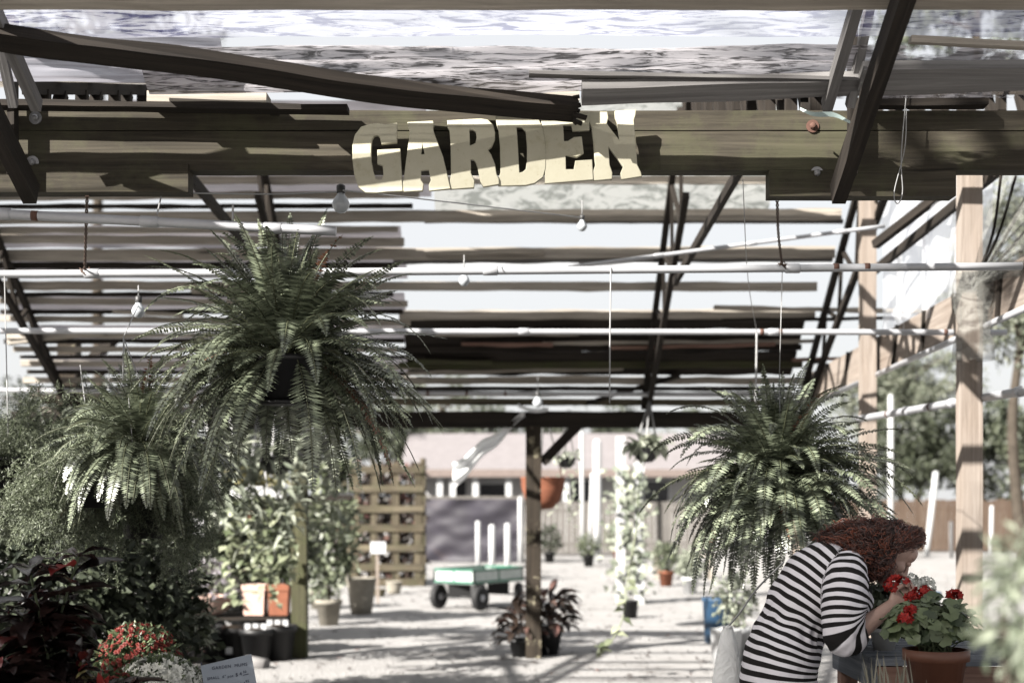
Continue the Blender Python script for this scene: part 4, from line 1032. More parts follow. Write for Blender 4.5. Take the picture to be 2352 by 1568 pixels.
# ------------------------------------------------------------------ work table with flowers
TB = thing('potting_table', 'weathered blue-grey slatted table with a pink-lit frame holding the flower pots', 'table', (1.85, 5.6, 0))
for i in range(8):
    y = 5.27 + .105 * i
    part(TB, 'slat', MB().bar((1.35, y + .045, .848), (2.9, y + .045, .848), .088, .024, n=14, jit=.003), 'blue_wood')
part(TB, 'apron', MB().bar((1.36, 5.275, .785), (2.9, 5.275, .785), .03, .095, n=10, jit=.002), 'pink_lit')
part(TB, 'apron', MB().bar((1.38, 5.29, .785), (1.38, 6.06, .785), .03, .095, n=6, jit=.002), 'blue_wood')
for x in (1.42, 2.8):
    for y in (5.33, 6.02): part(TB, 'leg', MB().bar((x, y, 0), (x, y, .834), .07, .07, up=(0, 1, 0)), 'pink_lit')
ST = thing('plant_stand', 'low pink-lit wooden stand in front of the table under the terracotta pot', 'stand', (1.55, 5.0, 0))
for i in range(4): part(ST, 'slat', MB().bar((1.40, 4.83 + .11 * i, .688), (2.1, 4.83 + .11 * i, .688), .09, .024, n=8, jit=.003), 'pink_lit')
for x in (1.45, 2.05):
    for y in (4.83, 5.15): part(ST, 'leg', MB().bar((x, y, 0), (x, y, .674), .06, .06, up=(0, 1, 0)), 'pink_lit')
part(ST, 'brace', MB().bar((1.45, 4.84, .40), (2.05, 4.84, .60), .03, .06), 'pink_lit')
def gleaf(mb, c, n_, r, mi=0):
    s = n_.orthogonal().normalized(); u = n_.cross(s); a0 = U(0, 6.28); k = mb.add(c - n_ * r * .12); N = 14
    for i in range(N):
        a = a0 + 5.6 * i / (N - 1); rr = r * (1 if i % 2 else .86)
        mb.v.append(c + s * (math.cos(a) * rr) + u * (math.sin(a) * rr) + n_ * (r * .14 * math.sin(a * 3)))
    for i in range(N - 1): mb.face((k, k + 1 + i, k + 2 + i), None, mi, True)
def blossom(mb, c, r, n, f, mi=0, zs=.75):
    for i in range(n):
        d = rdir(-.45, 1); p = c + V((d.x * r, d.y * r, d.z * r * zs)); n_ = (d + rdir() * .35).normalized(); s = n_.orthogonal().normalized(); u = n_.cross(s); a0 = U(0, 6.28)
        for k in range(5):
            a = a0 + k * 1.2566; e = (s * math.cos(a) + u * math.sin(a) + n_ * .35).normalized()
            mb.quad(p, e, e.cross(n_).normalized(), f * U(.85, 1.1), f * .8, mi)
def geranium(label, c, pr, ph, fol, frad, heads, petal, pm, seed, nl=190, lr=(.022, .042), leafm='geran', hf=.016):
    random.seed(seed); c = V(c); fol = V(fol)
    t = thing('geranium_pot', label, 'potted geranium', c)
    part(t, 'pot', pot_mesh(c, pr, ph), pm)
    lf = MB(); top = c + V((0, 0, ph))
    for i in range(nl):
        d = rdir(-.35, 1); q = fol + V((d.x * frad[0], d.y * frad[1], d.z * frad[2])) * U(.45, 1.0)
        gleaf(lf, q, (d + V((0, -.25, .55)) + rdir() * .45).normalized(), U(*lr))
        if i % 3 == 0: lf.tube([top + V((U(-.5, .5) * pr, U(-.5, .5) * pr, -.02)), top.lerp(q, .6) + rdir() * .01, q], .0022, 4, mi=1, caps=False)
    part(t, 'foliage', lf, [leafm, 'stem'])
    for h, r in heads:
        h = V(h); b = MB(); blossom(b, h, r, int(16 + 520 * r), hf)
        bo = part(t, 'blossom', b, petal)
        part(bo, 'stalk', MB().tube(spline([top + (h - top) * .15, top.lerp(h, .6) + V((0, 0, .01)), h - V((0, 0, r * .2))], 5), .003, 5), 'stem')
    return t
geranium('red geranium in a big terracotta pot, the blooms the woman smells', P(2150, 1630, 5.0), .108, .215, P(2140, 1440, 5.05), (.185, .17, .115),
         [(P(2062, 1344, 5.32), .046), (P(2118, 1364, 5.22), .036), (P(2096, 1372, 5.22), .024), (P(2191, 1368, 5.1), .025), (P(2092, 1402, 4.95), .018), (P(2079, 1420, 4.93), .02)], 'redflower', 'brown_pot', 71, 250)
geranium('pale-leaved white-flowering plant in a round white pot behind the bent arm', P(2030, 1496, 5.62), .055, .095, P(2038, 1392, 5.7), (.13, .10, .11),
         [(P(2108, 1344, 5.72), .035), (P(2128, 1338, 5.75), .03), (P(2092, 1330, 5.74), .028), (P(2136, 1352, 5.75), .02)], 'mumwhite', 'white', 72, 130, (.014, .028), 'bush', .012)
gr = MB(); random.seed(73)
for i in range(34):
    a = P(U(1980, 2120), 1640, U(4.7, 4.78)); d = V((U(-.25, .25), U(-.2, .1), 1)).normalized(); gr.bigleaf(a, d, V((0, -1, .2)), U(.12, .22), .006, U(.1, .5), 0, wav=0)
SG2 = thing('spiky_grass', 'pot of thin dry grass blades in front of the pink-lit stand', 'potted grass', P(2050, 1700, 4.74))
part(SG2, 'foliage', gr, 'needle'); part(SG2, 'pot', pot_mesh(P(2050, 1640, 4.74) - V((0, 0, .14)), .09, .15), 'black')
# out-of-focus shrub close to the camera
def shrub(name, label, cat, c, rad, n, L, Wd, mat, seed, pot=None, stem=True, group=None, droop=.15, dz=(-1, 1), holes=0.0):
    random.seed(seed); c = V(c); ground = c.z - rad[2] if pot is None else pot[0].z
    t = thing(name, label, cat, V((c.x, c.y, ground if pot else max(0, c.z - rad[2]))), group)
    lf = MB()
    for i in range(n):
        d = rdir(*dz); q = V((d.x * rad[0], d.y * rad[1], d.z * rad[2]))
        nn = mnoise.noise(d * 2.3 + V((seed, 0, 0))); k = (U(.15, 1) ** .55) * (1 + .35 * nn)
        if holes and mnoise.noise(q * 2.5 / max(rad) * 1.6 + V((seed * 3, 1, 0))) < holes - .5: continue
        p = c + q * k
        lf.leaf(p, (d + rdir() * .9 - V((0, 0, droop))).normalized(), (d + rdir() * .6).normalized(), L * U(.7, 1.3), Wd * U(.7, 1.3))
    part(t, 'foliage', lf, mat)
    if pot:
        part(t, 'pot', pot_mesh(*pot[:3]), pot[3])
        sm = MB(); b = pot[0] + V((0, 0, pot[2] * .85))
        for k in range(5): sm.tube(spline([b + rdir() * .02, b.lerp(c, .5) + rdir() * rad[0] * .15, c + rdir() * rad[0] * .5], 4), .006, 5, caps=False)
        part(t, 'stem', sm, 'bark')
    return t
shrub('feathery_shrub', 'blurred pale green feathery shrub very close to the camera', 'potted shrub', P(2362, 1390, 1.95), (.066, .075, .115), 560, .030, .010, 'blurleaf', 81,
      (V(P(2352, 1148, 2.05)) - V((0, 0, 1.45)), .16, .3, 'terra'), droop=.6)
# ------------------------------------------------------------------ far setting: house, fences, trees
HS_ = thing('house', 'low pale house with a pinkish shingle roof behind the tarp screen', 'house', (1.2, 44, 0))
hx0, hx1, hy = -2.75, 6.2, 42.0
part(HS_, 'wall', MB().box((hx0, hy, 0), (hx1, hy + 6, 2.42)), 'wallpaint')
rf = MB()
for s in (-1, 1):
    y0, z0 = (hy - .9, 2.28) if s < 0 else (hy + 6.9, 2.28)
    rf.bar((hx0 - .5, (y0 + hy + 3) / 2, (z0 + 3.5) / 2), (hx1 + .5, (y0 + hy + 3) / 2, (z0 + 3.5) / 2), math.hypot(3.9, 1.22), .12, up=(0, -s * -1.22, 3.9))
part(HS_, 'roof', rf, 'roof')
part(HS_, 'fascia', MB().box((hx0 - .5, hy - .99, 2.12), (hx1 + .5, hy - .95, 2.34)), 'rooftrim')
for px in (1010, 1040, 1092, 1168, 1300, 1470): part(HS_, 'column', MB().bar(P(px, YH, hy - .7) * 1.0 - V((0, 0, 1.45)), P(px, YH, hy - .7) + V((0, 0, .75)), .16, .16, up=(0, 1, 0)), 'white')
for px, w_, h_, z in ((1058, .32, .5, 1.75), (1132, .75, .45, 1.7), (1345, .8, .8, 1.6), (1500, .9, .8, 1.6)):
    c = P(px, YH, hy - .02); f = part(HS_, 'window', MB().box((c.x - w_ / 2 - .06, hy - .05, z - h_ / 2 - .06), (c.x + w_ / 2 + .06, hy - .005, z + h_ / 2 + .06)), 'wallpaint' if px == 1058 else 'white')
    part(f, 'pane', MB().box((c.x - w_ / 2, hy - .06, z - h_ / 2), (c.x + w_ / 2, hy - .052, z + h_ / 2)), 'glass_dark')
TF = thing('tarp_screen', 'dark mauve tarp stretched on posts as a screen in front of the house', 'tarp screen', (-.9, 33, 0))
x0, x1 = P(976, 0, 33).x, P(1200, 0, 33).x
part(TF, 'tarp', MB().sheet(lambda u, v: (x0 + (x1 - x0) * u, 33 + .06 * math.sin(u * 7 + v * 3) + .05 * mnoise.noise(V((u * 5, v * 6, 2))) + .012 * math.sin((u - v) * 12), .03 + 1.45 * v), 40, 30, su=2, sv=1.4), 'tarp')
for x in (x0, x1): part(TF, 'post', MB().bar((x, 33.12, 0), (x, 33.12, 1.6), .09, .09, up=(0, 1, 0)), 'fence_grey')
part(TF, 'rail', MB().bar((x0, 33.1, 1.50), (x1 + .1, 33.1, 1.50), .06, .08), 'fence_grey')
def fence(label, px0, px1, Y, h, m, seed):
    random.seed(seed); xa, xb = P(px0, 0, Y).x, P(px1, 0, Y).x; n = int((xb - xa) / .15)
    t = thing('board_fence', label, 'fence', ((xa + xb) / 2, Y, 0))
    mb = MB()
    for i in range(n):
        x = xa + (i + .5) * (xb - xa) / n; mb.bar((x, Y, .04), (x, Y, h + U(-.03, .03)), .14, .02, up=(0, 1, 0))
    part(t, 'slat_panel', mb, m)
    for z in (.3, h - .25): part(t, 'rail', MB().bar((xa, Y + .04, z), (xb, Y + .04, z), .04, .09), m)
    for i in range(int((xb - xa) / 2.4) + 1): part(t, 'post', MB().bar((xa + .1 + 2.4 * i, Y + .08, 0), (xa + .1 + 2.4 * i, Y + .08, h + .05), .09, .09, up=(0, 1, 0)), m)
fence('grey board fence running from the tarp screen behind the white posts', 1205, 1640, 37, 1.42, 'fence_grey', 91)
fence('brown board fence behind the woman and the pale side posts', 1900, 3600, 39.5, 1.45, 'fence', 92)
fence('dim grey fence glimpsed behind the lattice trellis and mossy post', -1500, 980, 40, 1.5, 'fence_grey', 93)
def tree(label, px, pc, Y, rx, rz, n, L, mat, seed, holes=.38, trunk=.12, group='trees beyond the fences'):
    random.seed(seed); c = P(px, pc, Y) if not isinstance(px, Vector) else px; Y = c.y
    t = thing('tree', label, 'tree', V((c.x, Y, 0)), group)
    tr = MB(); top = c + V((0, 0, rz * .3))
    tr.tube(spline([V((c.x + .1, Y, -.1)), V((c.x - .15, Y, c.z * .5)), c - V((0, 0, rz * .4)), top], 5), lin([trunk, trunk * .8, trunk * .55, trunk * .2], 5), 8)
    ends = []
    for k in range(9):
        a = U(0, 6.28); b = c + V((0, 0, U(-.7, .2) * rz)); e = c + V((math.cos(a) * rx * U(.5, .9), math.sin(a) * rx * U(.5, .9), U(-.3, .7) * rz))
        tr.tube(spline([b, b.lerp(e, .5) + V((0, 0, .15 * rz)), e], 4), lin([trunk * .4, trunk * .25, trunk * .1], 4), 5); ends.append(e)
    part(t, 'trunk', tr, 'bark')
    lf = MB(); nc = max(14, n // 55)
    for k in range(nc):
        d = rdir(-.75, 1); q = V((d.x * rx, d.y * rx, d.z * rz)) * U(.25, 1.0) if k >= len(ends) else ends[k] - c
        if mnoise.noise(q * (2.2 / rx) + V((seed * 7, 0, 0))) < holes - .55: continue
        r = U(.12, .26) * (rx + rz) / 2
        for j in range(n // nc):
            e = rdir(); p = c + q + V((e.x, e.y, e.z * .7)) * (r * U(.2, 1) ** .6)
            lf.leaf(p, (e + rdir() - V((0, 0, .4))).normalized(), (e + rdir() * .8 + V((0, 0, .5))).normalized(), L * U(.6, 1.3), L * U(.3, .5))
    part(t, 'crown', lf, mat)
tree('tallest dark tree, its crown seen through the film above the sagging purlin', 235, 10, 42, 3.6, 2.6, 5200, .30, 'treedark', 101, trunk=.2)
tree('tall tree whose crown shows through the film above the ribboned truss', 2245, 30, 44, 3.6, 2.2, 4600, .30, 'tree', 102, trunk=.2)
tree('pale airy tree rising past the net on the nearer side post', 2345, 660, 25, 1.35, 2.1, 11000, .15, 'treepale', 103, .36)
tree('dark broad tree over the brown fence between the two side posts', 2120, 1050, 46, 2.1, 1.85, 12000, .22, 'treedark', 104, .24)
tree('pale bushy tree above the brown fence close to the farther side post', 2075, 905, 48, 2.6, 1.7, 10000, .22, 'treepale', 105, .3)
tree('grey-green tree over the brown fence beside the nearer side post', 2335, 1045, 45, 2.0, 2.2, 11000, .22, 'tree', 106, .24)
tree('small dark tree close behind the pinkish roof above the white cloth', 1120, 1010, 52, 2.0, 1.2, 6500, .22, 'treedark', 107)
tree('dark tree behind the house roof above the hanging terracotta bowl', 1370, 1010, 53, 2.4, 1.3, 6500, .22, 'treedark', 108)
tree('dark tree behind the round fern and house end', 1640, 1030, 50, 2.2, 1.8, 6500, .22, 'tree', 109)
tree('grey-green tree behind the lattice trellis', 860, 1010, 46, 2.4, 1.7, 6500, .22, 'tree', 110)
tree('dark tree behind the hanging shelf plants', 560, 1010, 44, 2.6, 1.9, 6500, .22, 'treedark', 111)
tree('dark tree beyond the asparagus fern baskets', 150, 1000, 42, 3.0, 2.0, 6500, .22, 'treedark', 112)
tree('far pale tree showing in the gap between beam and roof boards', 1010, 950, 60, 2.6, 1.8, 2200, .25, 'treepale', 113)
tree('leafy tree standing beside the near roof, its leaves dappling the garden beam', V((2.1, 5.3, 2.80)) - SUN_DIR * 11.0, 0, 0, 1.5, 1.4, 900, .20, 'tree', 114, .40, .18)
# ------------------------------------------------------------------ yard things
def stake(label, px, y0, y1, Y, w_=.07, lean=0):
    a = P(px, y1, Y); b = P(px + lean, y0, Y); mb = MB()
    mb.tube([a, a.lerp(b, .5), b - (b - a) * .03, b - (b - a) * .01, b], [w_ / 2, w_ / 2, w_ / 2, w_ * .42, w_ * .2], 10)
    solo('white_stake', label, 'stake', mb, 'white', 'white stakes and posts standing in the yard')
def gy(Y): return YH + 1.45 * F_PX / Y
for lb, px, y0, Y, w_, ln in (('slimmest white stake before the tarp screen, behind the wagon end', 1098, 1196, 30, .10, 0), ('shorter white stake before the tarp, middle of the row behind the wagon', 1130, 1204, 28, .12, 0),
    ('white stake before the tarp, nearest the lichen post', 1166, 1201, 28, .12, 0), ('tall white post at the end of the tarp screen', 1195, 1140, 32.5, .10, 0),
    ('very tall white post standing alone before the grey fence', 1372, 1008, 33, .19, 0), ('thin leaning white stake beside the tall lone post', 1352, 1085, 33, .07, 8), ('bluish thin post before the grey fence, under the hanging trailing plant', 1338, 990, 35, .10, -2), ('white stake leaning against the brown fence', 2128, 1082, 37, .15, 22),
    ('short white stake before the brown fence', 2185, 1196, 36, .09, 0), ('thin white stake before the brown fence beyond the nearer side post', 2276, 1160, 37, .09, 2), ('tall pale post rising behind the farther side post', 2046, 905, 34, .13, 0)):
    stake(lb, px, y0, gy(Y), Y, w_, ln)
# wagon
WX = P(1088, 1148, 18.6); WG = thing('garden_wagon', 'green-framed garden wagon with pale mesh sides and white-rimmed wheels', 'wagon', (WX.x, WX.y, 0))
ca, sa = math.cos(math.radians(56)), math.sin(math.radians(56)); A_, B_ = V((ca, sa, 0)), V((-sa, ca, 0)); W0 = V((WX.x, WX.y, 0))
def wp(a, b, z): return W0 + A_ * a + B_ * b + V((0, 0, z))
zb, zt, LN, WD = .36, .53, 1.15, .64
part(WG, 'deck', MB().bar(wp(0, WD / 2, zb), wp(LN, WD / 2, zb), WD, .03), 'pale_panel')
for pts in (((0, 0), (LN, 0)), ((0, WD), (LN, WD)), ((0, 0), (0, WD)), ((LN, 0), (LN, WD))):
    a, b = pts
    pn = part(WG, 'side_panel', MB().bar(wp(*a, (zb + zt) / 2), wp(*b, (zb + zt) / 2), .008, zt - zb), 'pale_panel')
    fr = MB()
    for z in (zb + .01, zt): fr.bar(wp(*a, z), wp(*b, z), .028, .028)
    for t in (0, .5, 1):
        q = (a[0] + (b[0] - a[0]) * t, a[1] + (b[1] - a[1]) * t); fr.bar(wp(*q, zb), wp(*q, zt + .01), .026, .026, up=(1, 0, 0))
    part(pn, 'frame', fr, 'gpaint')
for a, b, ax in ((.12, -.02, B_), (.12, WD + .02, B_), (LN - .12, -.02, (B_ + A_ * -.9).normalized()), (LN - .12, WD + .02, B_)):
    c = wp(a, b, .165)
    wh = part(WG, 'wheel', MB().lathe(c, [(.10, -.03), (.05, -.035), (.03, -.055), (.0, -.055)], 18, axis=ax).lathe(c, [(.10, .03), (.05, .035), (.03, .055), (.0, .055)], 18, axis=ax).lathe(c, [(.105, -.028), (.10, -.036), (.085, -.03)], 18, axis=ax), 'rim')
    part(wh, 'tyre', MB().lathe(c, [(.10, -.04), (.14, -.048), (.163, -.03), (.165, 0), (.163, .03), (.14, .048), (.10, .04), (.10, -.04)], 22, axis=ax), 'tyre')
for a in (.12, LN - .12): part(WG, 'axle', MB().tube([wp(a, 0, .165), wp(a, WD, .165)], .015, 6).bar(wp(a, WD / 2, .165), wp(a, WD / 2, zb), .05, .3, up=(1, 0, 0)), 'black')
part(WG, 'handle', MB().tube([wp(LN, WD * .4, .3), wp(LN + .3, WD * .2, .55), wp(LN + .45, WD * .1, .62)], .014, 6), 'black')
# planters and small yard things
def planter(label, px, py_top, py_b, Y, r, m, name='planter', n=24, group=None):
    h = (py_b - py_top) * Y / F_PX; c = V((P(px, 0, Y).x, Y, 0)); mb = MB()
    mb.lathe(c, [(0, 0), (r * .68, 0), (r * .80, h * .3), (r * .93, h * .75), (r, h * .93), (r * 1.04, h * .95), (r * 1.04, h), (r * .92, h), (r * .9, h * .9), (0, h * .9)], n)
    return solo(name, label, 'planter', mb, m, group)
planter('tall round concrete planter on the gravel beside the mossy post', 830, 1326, gy(18.1), 18.1, .19, 'concrete')
planter('small pale tapered planter at the trellis foot', 905, 1334, gy(22), 22, .13, 'concrete')
planter('small brown planter between the concrete planter and pale one', 872, 1352, gy(21.4), 21.4, .10, 'mottled')
BR = thing('sign_stake', 'small white blank sign board on a stake in front of the trellis', 'sign', V((P(868, 0, 20).x, 20, 0)))
part(BR, 'board', MB().bar(P(851, 1257, 20), P(886, 1257, 20), .015, .165), 'paper'); part(BR, 'stake', MB().bar(P(868, gy(20), 20.02), P(866, 1245, 20.02), .04, .02, up=(0, 1, 0)), 'post')
TRL = thing('trellis', 'weathered wooden lattice trellis hung with brown vines beyond the mossy post', 'trellis', V((P(890, 0, 24).x, 24, 0)))
lt = MB()
for px in (790, 815, 860, 908, 960): lt.bar(P(px, gy(24) - 4, 24), P(px, 1062, 24), .12, .03, up=(0, 1, 0), n=10, jit=.012)
for py in (1078, 1122, 1168, 1212, 1258, 1302, 1336): lt.bar(P(770, py, 23.96), P(974, py, 23.96), .028, .12, n=10, jit=.012)
part(TRL, 'lattice', lt, 'mottled')
random.seed(120)
vb = MB()
for i in range(2000):
    q = P(U(775, 972), U(1070, 1335), 24.35 + U(0, .6)); vb.bigleaf(q, rdir(), rdir(), U(.10, .22), U(.06, .10), .5, 0, (.1, .8, 1, .5, .05))
part(TRL, 'vine', vb, 'brownleaf')
part(TRL, 'post', MB().bar(P(972, gy(24), 24.05), P(972, 1052, 24.05), .09, .09, up=(0, 1, 0), n=8, jit=.01), 'mottled')
cl = MB(); cl.sheet(lambda u, v: P(1205 - 165 * u, 942 + 122 * u, 13.0 + .1 * math.sin(u * 5)) + V((0, .03 * math.sin(v * 11 + u * 4), -(.06 + .17 * u) * v + .02 * math.sin(u * 13))), 24, 8, su=1, sv=.4)
cl.sheet(lambda u, v: P(1190 + 70 * u, 934 + 8 * math.sin(u * 3), 12.95) + V((0, .08 * (v - .5), .03 * math.sin(v * 3.14) - .03 * u)), 8, 6)
solo('white_cloth', 'white cloth tied at the lichen post and pulled down to one side', 'cloth', cl, 'whitecloth')
# hanging terracotta bowl, basket and trailing plant
def hang_basket(label, c, r, prof, m, top, leaf_fn=None, lm='silver', name='hanging_basket'):
    c = V(c); t = thing(name, label, 'hanging basket', c, 'baskets hung from the eave beam')
    part(t, 'bowl', MB().lathe(c, [(a * r, b * r) for a, b in prof], 24), m)
    for k in range(3):
        a = k * 2.094 + .4; part(t, 'hanger', MB().tube([c + V((math.cos(a) * r * .97, math.sin(a) * r * .97, prof[-3][1] * r)), V(top)], .008, 5), 'wire')
    if leaf_fn:
        lf = MB(); leaf_fn(lf, c + V((0, 0, prof[-3][1] * r))); part(t, 'foliage', lf, lm)
BOWL = [(0, 0), (.45, .04), (.78, .30), (.96, .72), (1.0, 1.05), (1.04, 1.08), (.93, 1.08), (.9, .95), (0, .9)]
hang_basket('big terracotta bowl hanging behind the lichen post', P(1247, 1170, 15.0), .235, [(a, b * 1.35) for a, b in BOWL], 'terra', P(1249, 935, 13.1))
def rosette(n, L, w_, down=0.0, spread=.1):
    def f(lf, c):
        for i in range(n):
            d = V((U(-1, 1), U(-1, 1), U(-.25 - down, .9))).normalized(); lf.bigleaf(c + V((U(-spread, spread), U(-spread, spread), U(-.02, .06))), d, V((0, 0, 1)) + rdir() * .3, L * U(.6, 1.2), w_ * U(.7, 1.2), U(.6, 1.6))
    return f
random.seed(130)
hang_basket('basket of thick pale leaves hanging from white straps', P(1484, 1062, 12.6), .12, BOWL, 'black', P(1492, 918, 12.75), rosette(90, .17, .07, .3, .12), 'silver')
def trail(lf, c, n, H_, spread, L, w_, seed=1, step=.07):
    for k in range(n):
        p = c + V((U(-spread, spread), U(-spread, spread) * .6, U(0, .05))); h = H_ * U(.5, 1); y = 0; dx = U(-.15, .15)
        while y < h:
            p = p + V((dx * step + U(-.02, .02), U(-.015, .015), -step)); y += step; d = V((U(-1, 1), U(-1, .4), U(-.7, .3))).normalized()
            lf.bigleaf(p, d, V((0, -.3, 1)), L * U(.7, 1.2), w_ * U(.7, 1.2), .7, 0, (.1, .8, 1, .75, .3, .03))
def tr_fn(n, H_, sp, L, w_): return lambda lf, c: (rosette(64, L * 1.25, w_ * 1.15, .2, .14)(lf, c), trail(lf, c, n, H_, sp, L, w_))
hang_basket('small dark basket with thin trailing stems behind the lichen post brace', P(1300, 1075, 16), .11, BOWL, 'black', P(1302, 955, 13.15), tr_fn(4, .85, .1, .09, .035), 'silver')
hang_basket('long-leaved basket hanging above the white cards, behind the largest fern', P(510, 1075, 11.5), .13, BOWL, 'black', P(512, 900, 12.0), tr_fn(9, .6, .22, .22, .055), 'silver')
hang_basket('long-leaved basket hanging against the mossy post', P(635, 1090, 11.8), .14, BOWL, 'black', P(636, 900, 12.2), tr_fn(11, .85, .2, .22, .055), 'silver')
hang_basket('trailing basket at the end of the low pots bench', P(590, 1200, 12.4), .12, BOWL, 'brown_pot', P(590, 940, 13.1), tr_fn(22, .85, .3, .11, .08), 'pothos')
hang_basket('leafy basket between the mossy post and the trellis', P(770, 1110, 14.5), .13, BOWL, 'black', P(770, 950, 13.1), tr_fn(16, .9, .26, .12, .07), 'pothos')
hang_basket('long-leaved basket hanging low between the asparagus ferns and the mossy post', P(452, 1075, 10.6), .13, BOWL, 'black', P(452, 905, 11.5), lambda lf, c: (random.seed(131), tr_fn(12, .6, .22, .2, .055)(lf, c)), 'silver')
hang_basket('full trailing basket hanging just past the mossy post', P(708, 1065, 12.4), .13, BOWL, 'black', P(708, 945, 13.05), lambda lf, c: (random.seed(132), tr_fn(16, .7, .24, .13, .06)(lf, c)), 'silver')
vp = thing('vine_post', 'pair of white posts wrapped by a pale climbing vine beside the round fern', 'post', V((P(1450, 0, 20).x, 20, 0)))
for px, y0, w_ in ((1425, 1002, .12), (1468, 1060, .13)): part(vp, 'post', MB().bar(P(px, gy(20), 20), P(px, y0, 20), w_, w_, up=(0, 1, 0), n=6, jit=.006), 'white')
lf = MB(); random.seed(140)
for i in range(420):
    q = P(1448 + random.gauss(0, 24), U(1070, 1385), 20 + U(-.3, .15)); lf.bigleaf(q, rdir(), V((0, -1, .6)) + rdir() * .6, U(.07, .14), U(.05, .10), .5, 0, (.1, .8, 1, .75, .3, .03))
part(vp, 'vine', lf, 'silver')
tv = MB(); ps = spline([P(1462, 1215, 11.8), P(1442, 1330, 11.6), P(1430, 1420, 11.5), P(1398, 1480, 11.4), P(1378, 1492, 11.4)], 8); tv.tube(ps, .006, 5)
for p in ps[6::2]:
    tv.bigleaf(p, V((U(-1, 1), -.3, U(-.6, .4))).normalized(), V((0, -.5, 1)), .10, .07, .5, 0, (.1, .8, 1, .75, .3, .03))
ws = thing('hanging_vine', 'single pale vine strand dangling in front of the vine-wrapped posts', 'vine', P(1378, 1492, 11.4)); part(ws, 'foliage', tv, 'pothos')
part(ws, 'stem', MB().tube(spline([P(1462, 1215, 11.8), P(1470, 1100, 12.2), P(1484, 1050, 12.5)], 6), .005, 5), 'stem')
# plants at the foot of the lichen post
random.seed(150)
for lb, px, Y, r, n, H_ in (('dark broad-leaved potted plant at the foot of the lichen post, rear side', 1252, 13.4, .17, 130, .52), ('dark wilting potted plant at the foot of the lichen post, front side', 1196, 13.2, .11, 60, .40)):
    c = V((P(px, 0, Y).x, Y, 0)); t = thing('potted_plant', lb, 'potted plant', c)
    part(t, 'pot', pot_mesh(c, r, r * 1.5), 'black'); lf = MB()
    for i in range(n):
        d = rdir(-.2, 1); lf.bigleaf(c + V((d.x * r, d.y * r, r * 1.4 + U(0, H_ * .6))), d, V((0, 0, 1)) + rdir() * .4, U(.14, .26), U(.06, .10), U(.6, 1.8))
    part(t, 'foliage', lf, 'brownleaf')
# bench and pots under the hanging baskets
bench('low dark bench of terracotta pots beside the mossy post', P(395, 0, 13.5).x, P(668, 0, 13.5).x, 13.2, 13.9, .36, 'dark', 5)
def box_pot(label, px0, px1, py0, py1, Y, m):
    a, b = P(px0, py0, Y), P(px1, py1, Y); w_, h = b.x - a.x, a.z - b.z; mb = MB(); cx = (a.x + b.x) / 2; zb_ = .372
    k = 4
    for z0, z1, e0, e1 in ((0, .8, .86, .97), (.8, 1, 1.04, 1.04)):
        pts = []
        for z, e in ((z0, e0), (z1, e1)):
            for sx, sy in ((-1, -1), (1, -1), (1, 1), (-1, 1)): pts.append(V((cx + sx * w_ / 2 * e, Y + sy * w_ / 2 * e, zb_ + h * z)))
        j = mb.add(*pts)
        for q in range(4): mb.face((j + q, j + (q + 1) % 4, j + 4 + (q + 1) % 4, j + 4 + q))
        mb.face((j + 3, j + 2, j + 1, j)); mb.face((j + 4, j + 5, j + 6, j + 7))
    t = thing('terracotta_pot', label, 'pot', V((cx, Y, zb_)), 'terracotta pots on the low dark bench'); part(t, 'body', mb, m); return t
box_pot('sunlit pale square terracotta pot on the low dark bench', 560, 612, 1352, 1422, 13.4, 'terra_sunlit')
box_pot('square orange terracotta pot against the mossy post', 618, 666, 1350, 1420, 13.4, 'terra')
t = thing('terracotta_bowl', 'wide pale terracotta bowl with lilac flowers on the low dark bench', 'flower bowl', V((P(476, 0, 13.35).x, 13.35, .372)), 'terracotta pots on the low dark bench')
part(t, 'bowl', MB().lathe(t.location, [(a * .25, b * .17) for a, b in BOWL], 22), 'terra_sunlit')
fl = MB(); fl2 = MB(); random.seed(160)
for i in range(160):
    d = rdir(0, 1); p = t.location + V((d.x * .24, d.y * .2, .18 + d.z * .28)); fl.leaf(p, d, rdir(), .09, .03)
    if i % 2: blossom(fl2, p + d * .05, .02, 3, .03)
part(t, 'foliage', fl, 'silver'); part(t, 'blossom', fl2, 'lilac')
for k, (px, Y, r, h) in enumerate(((462, 12.7, .19, .33), (532, 12.9, .17, .30), (590, 12.75, .15, .30), (640, 12.9, .16, .32), (405, 12.2, .17, .32))):
    c = V((P(px, 0, Y).x, Y, 0)); tt = thing('nursery_pot', ('widest black nursery pot of dark soil on the gravel', 'black nursery pot behind the trailing vine', 'black nursery pot holding small white tags', 'black nursery pot touching the mossy post', 'black nursery pot behind the red mums')[k], 'pot', c, 'black nursery pots before the low dark bench')
    part(tt, 'body', pot_mesh(c, r, h), 'black'); part(tt, 'soil', MB().lathe(c + V((0, 0, h * .9)), [(r * .9, .004), (r * .5, .04), (0, .05)], 18), 'soil')
    if k >= 2:
        for q in range(3): part(tt, 'tag', MB().bar(c + V((-.07 + .07 * q, -.06, h * .9)), c + V((-.07 + .07 * q, -.07, h + .05)), .05, .004, up=(0, 1, 0)), 'paper')
    elif k == 1:
        part(tt, 'tag', MB().bar(c + V((-.02, -r * 1.0, h * .35)), c + V((.04, -r * 1.0, h * .35)), .006, .06), 'paper')
mb = MB(); c = P(590, gy(12.3) - 8, 12.3); mb.tube([c + V((-.1, .05, .02)), c + V((.09, -.03, .0))], .055, 14); solo('log', 'short cut log lying on the gravel before the mossy post', 'log', mb, 'grey')
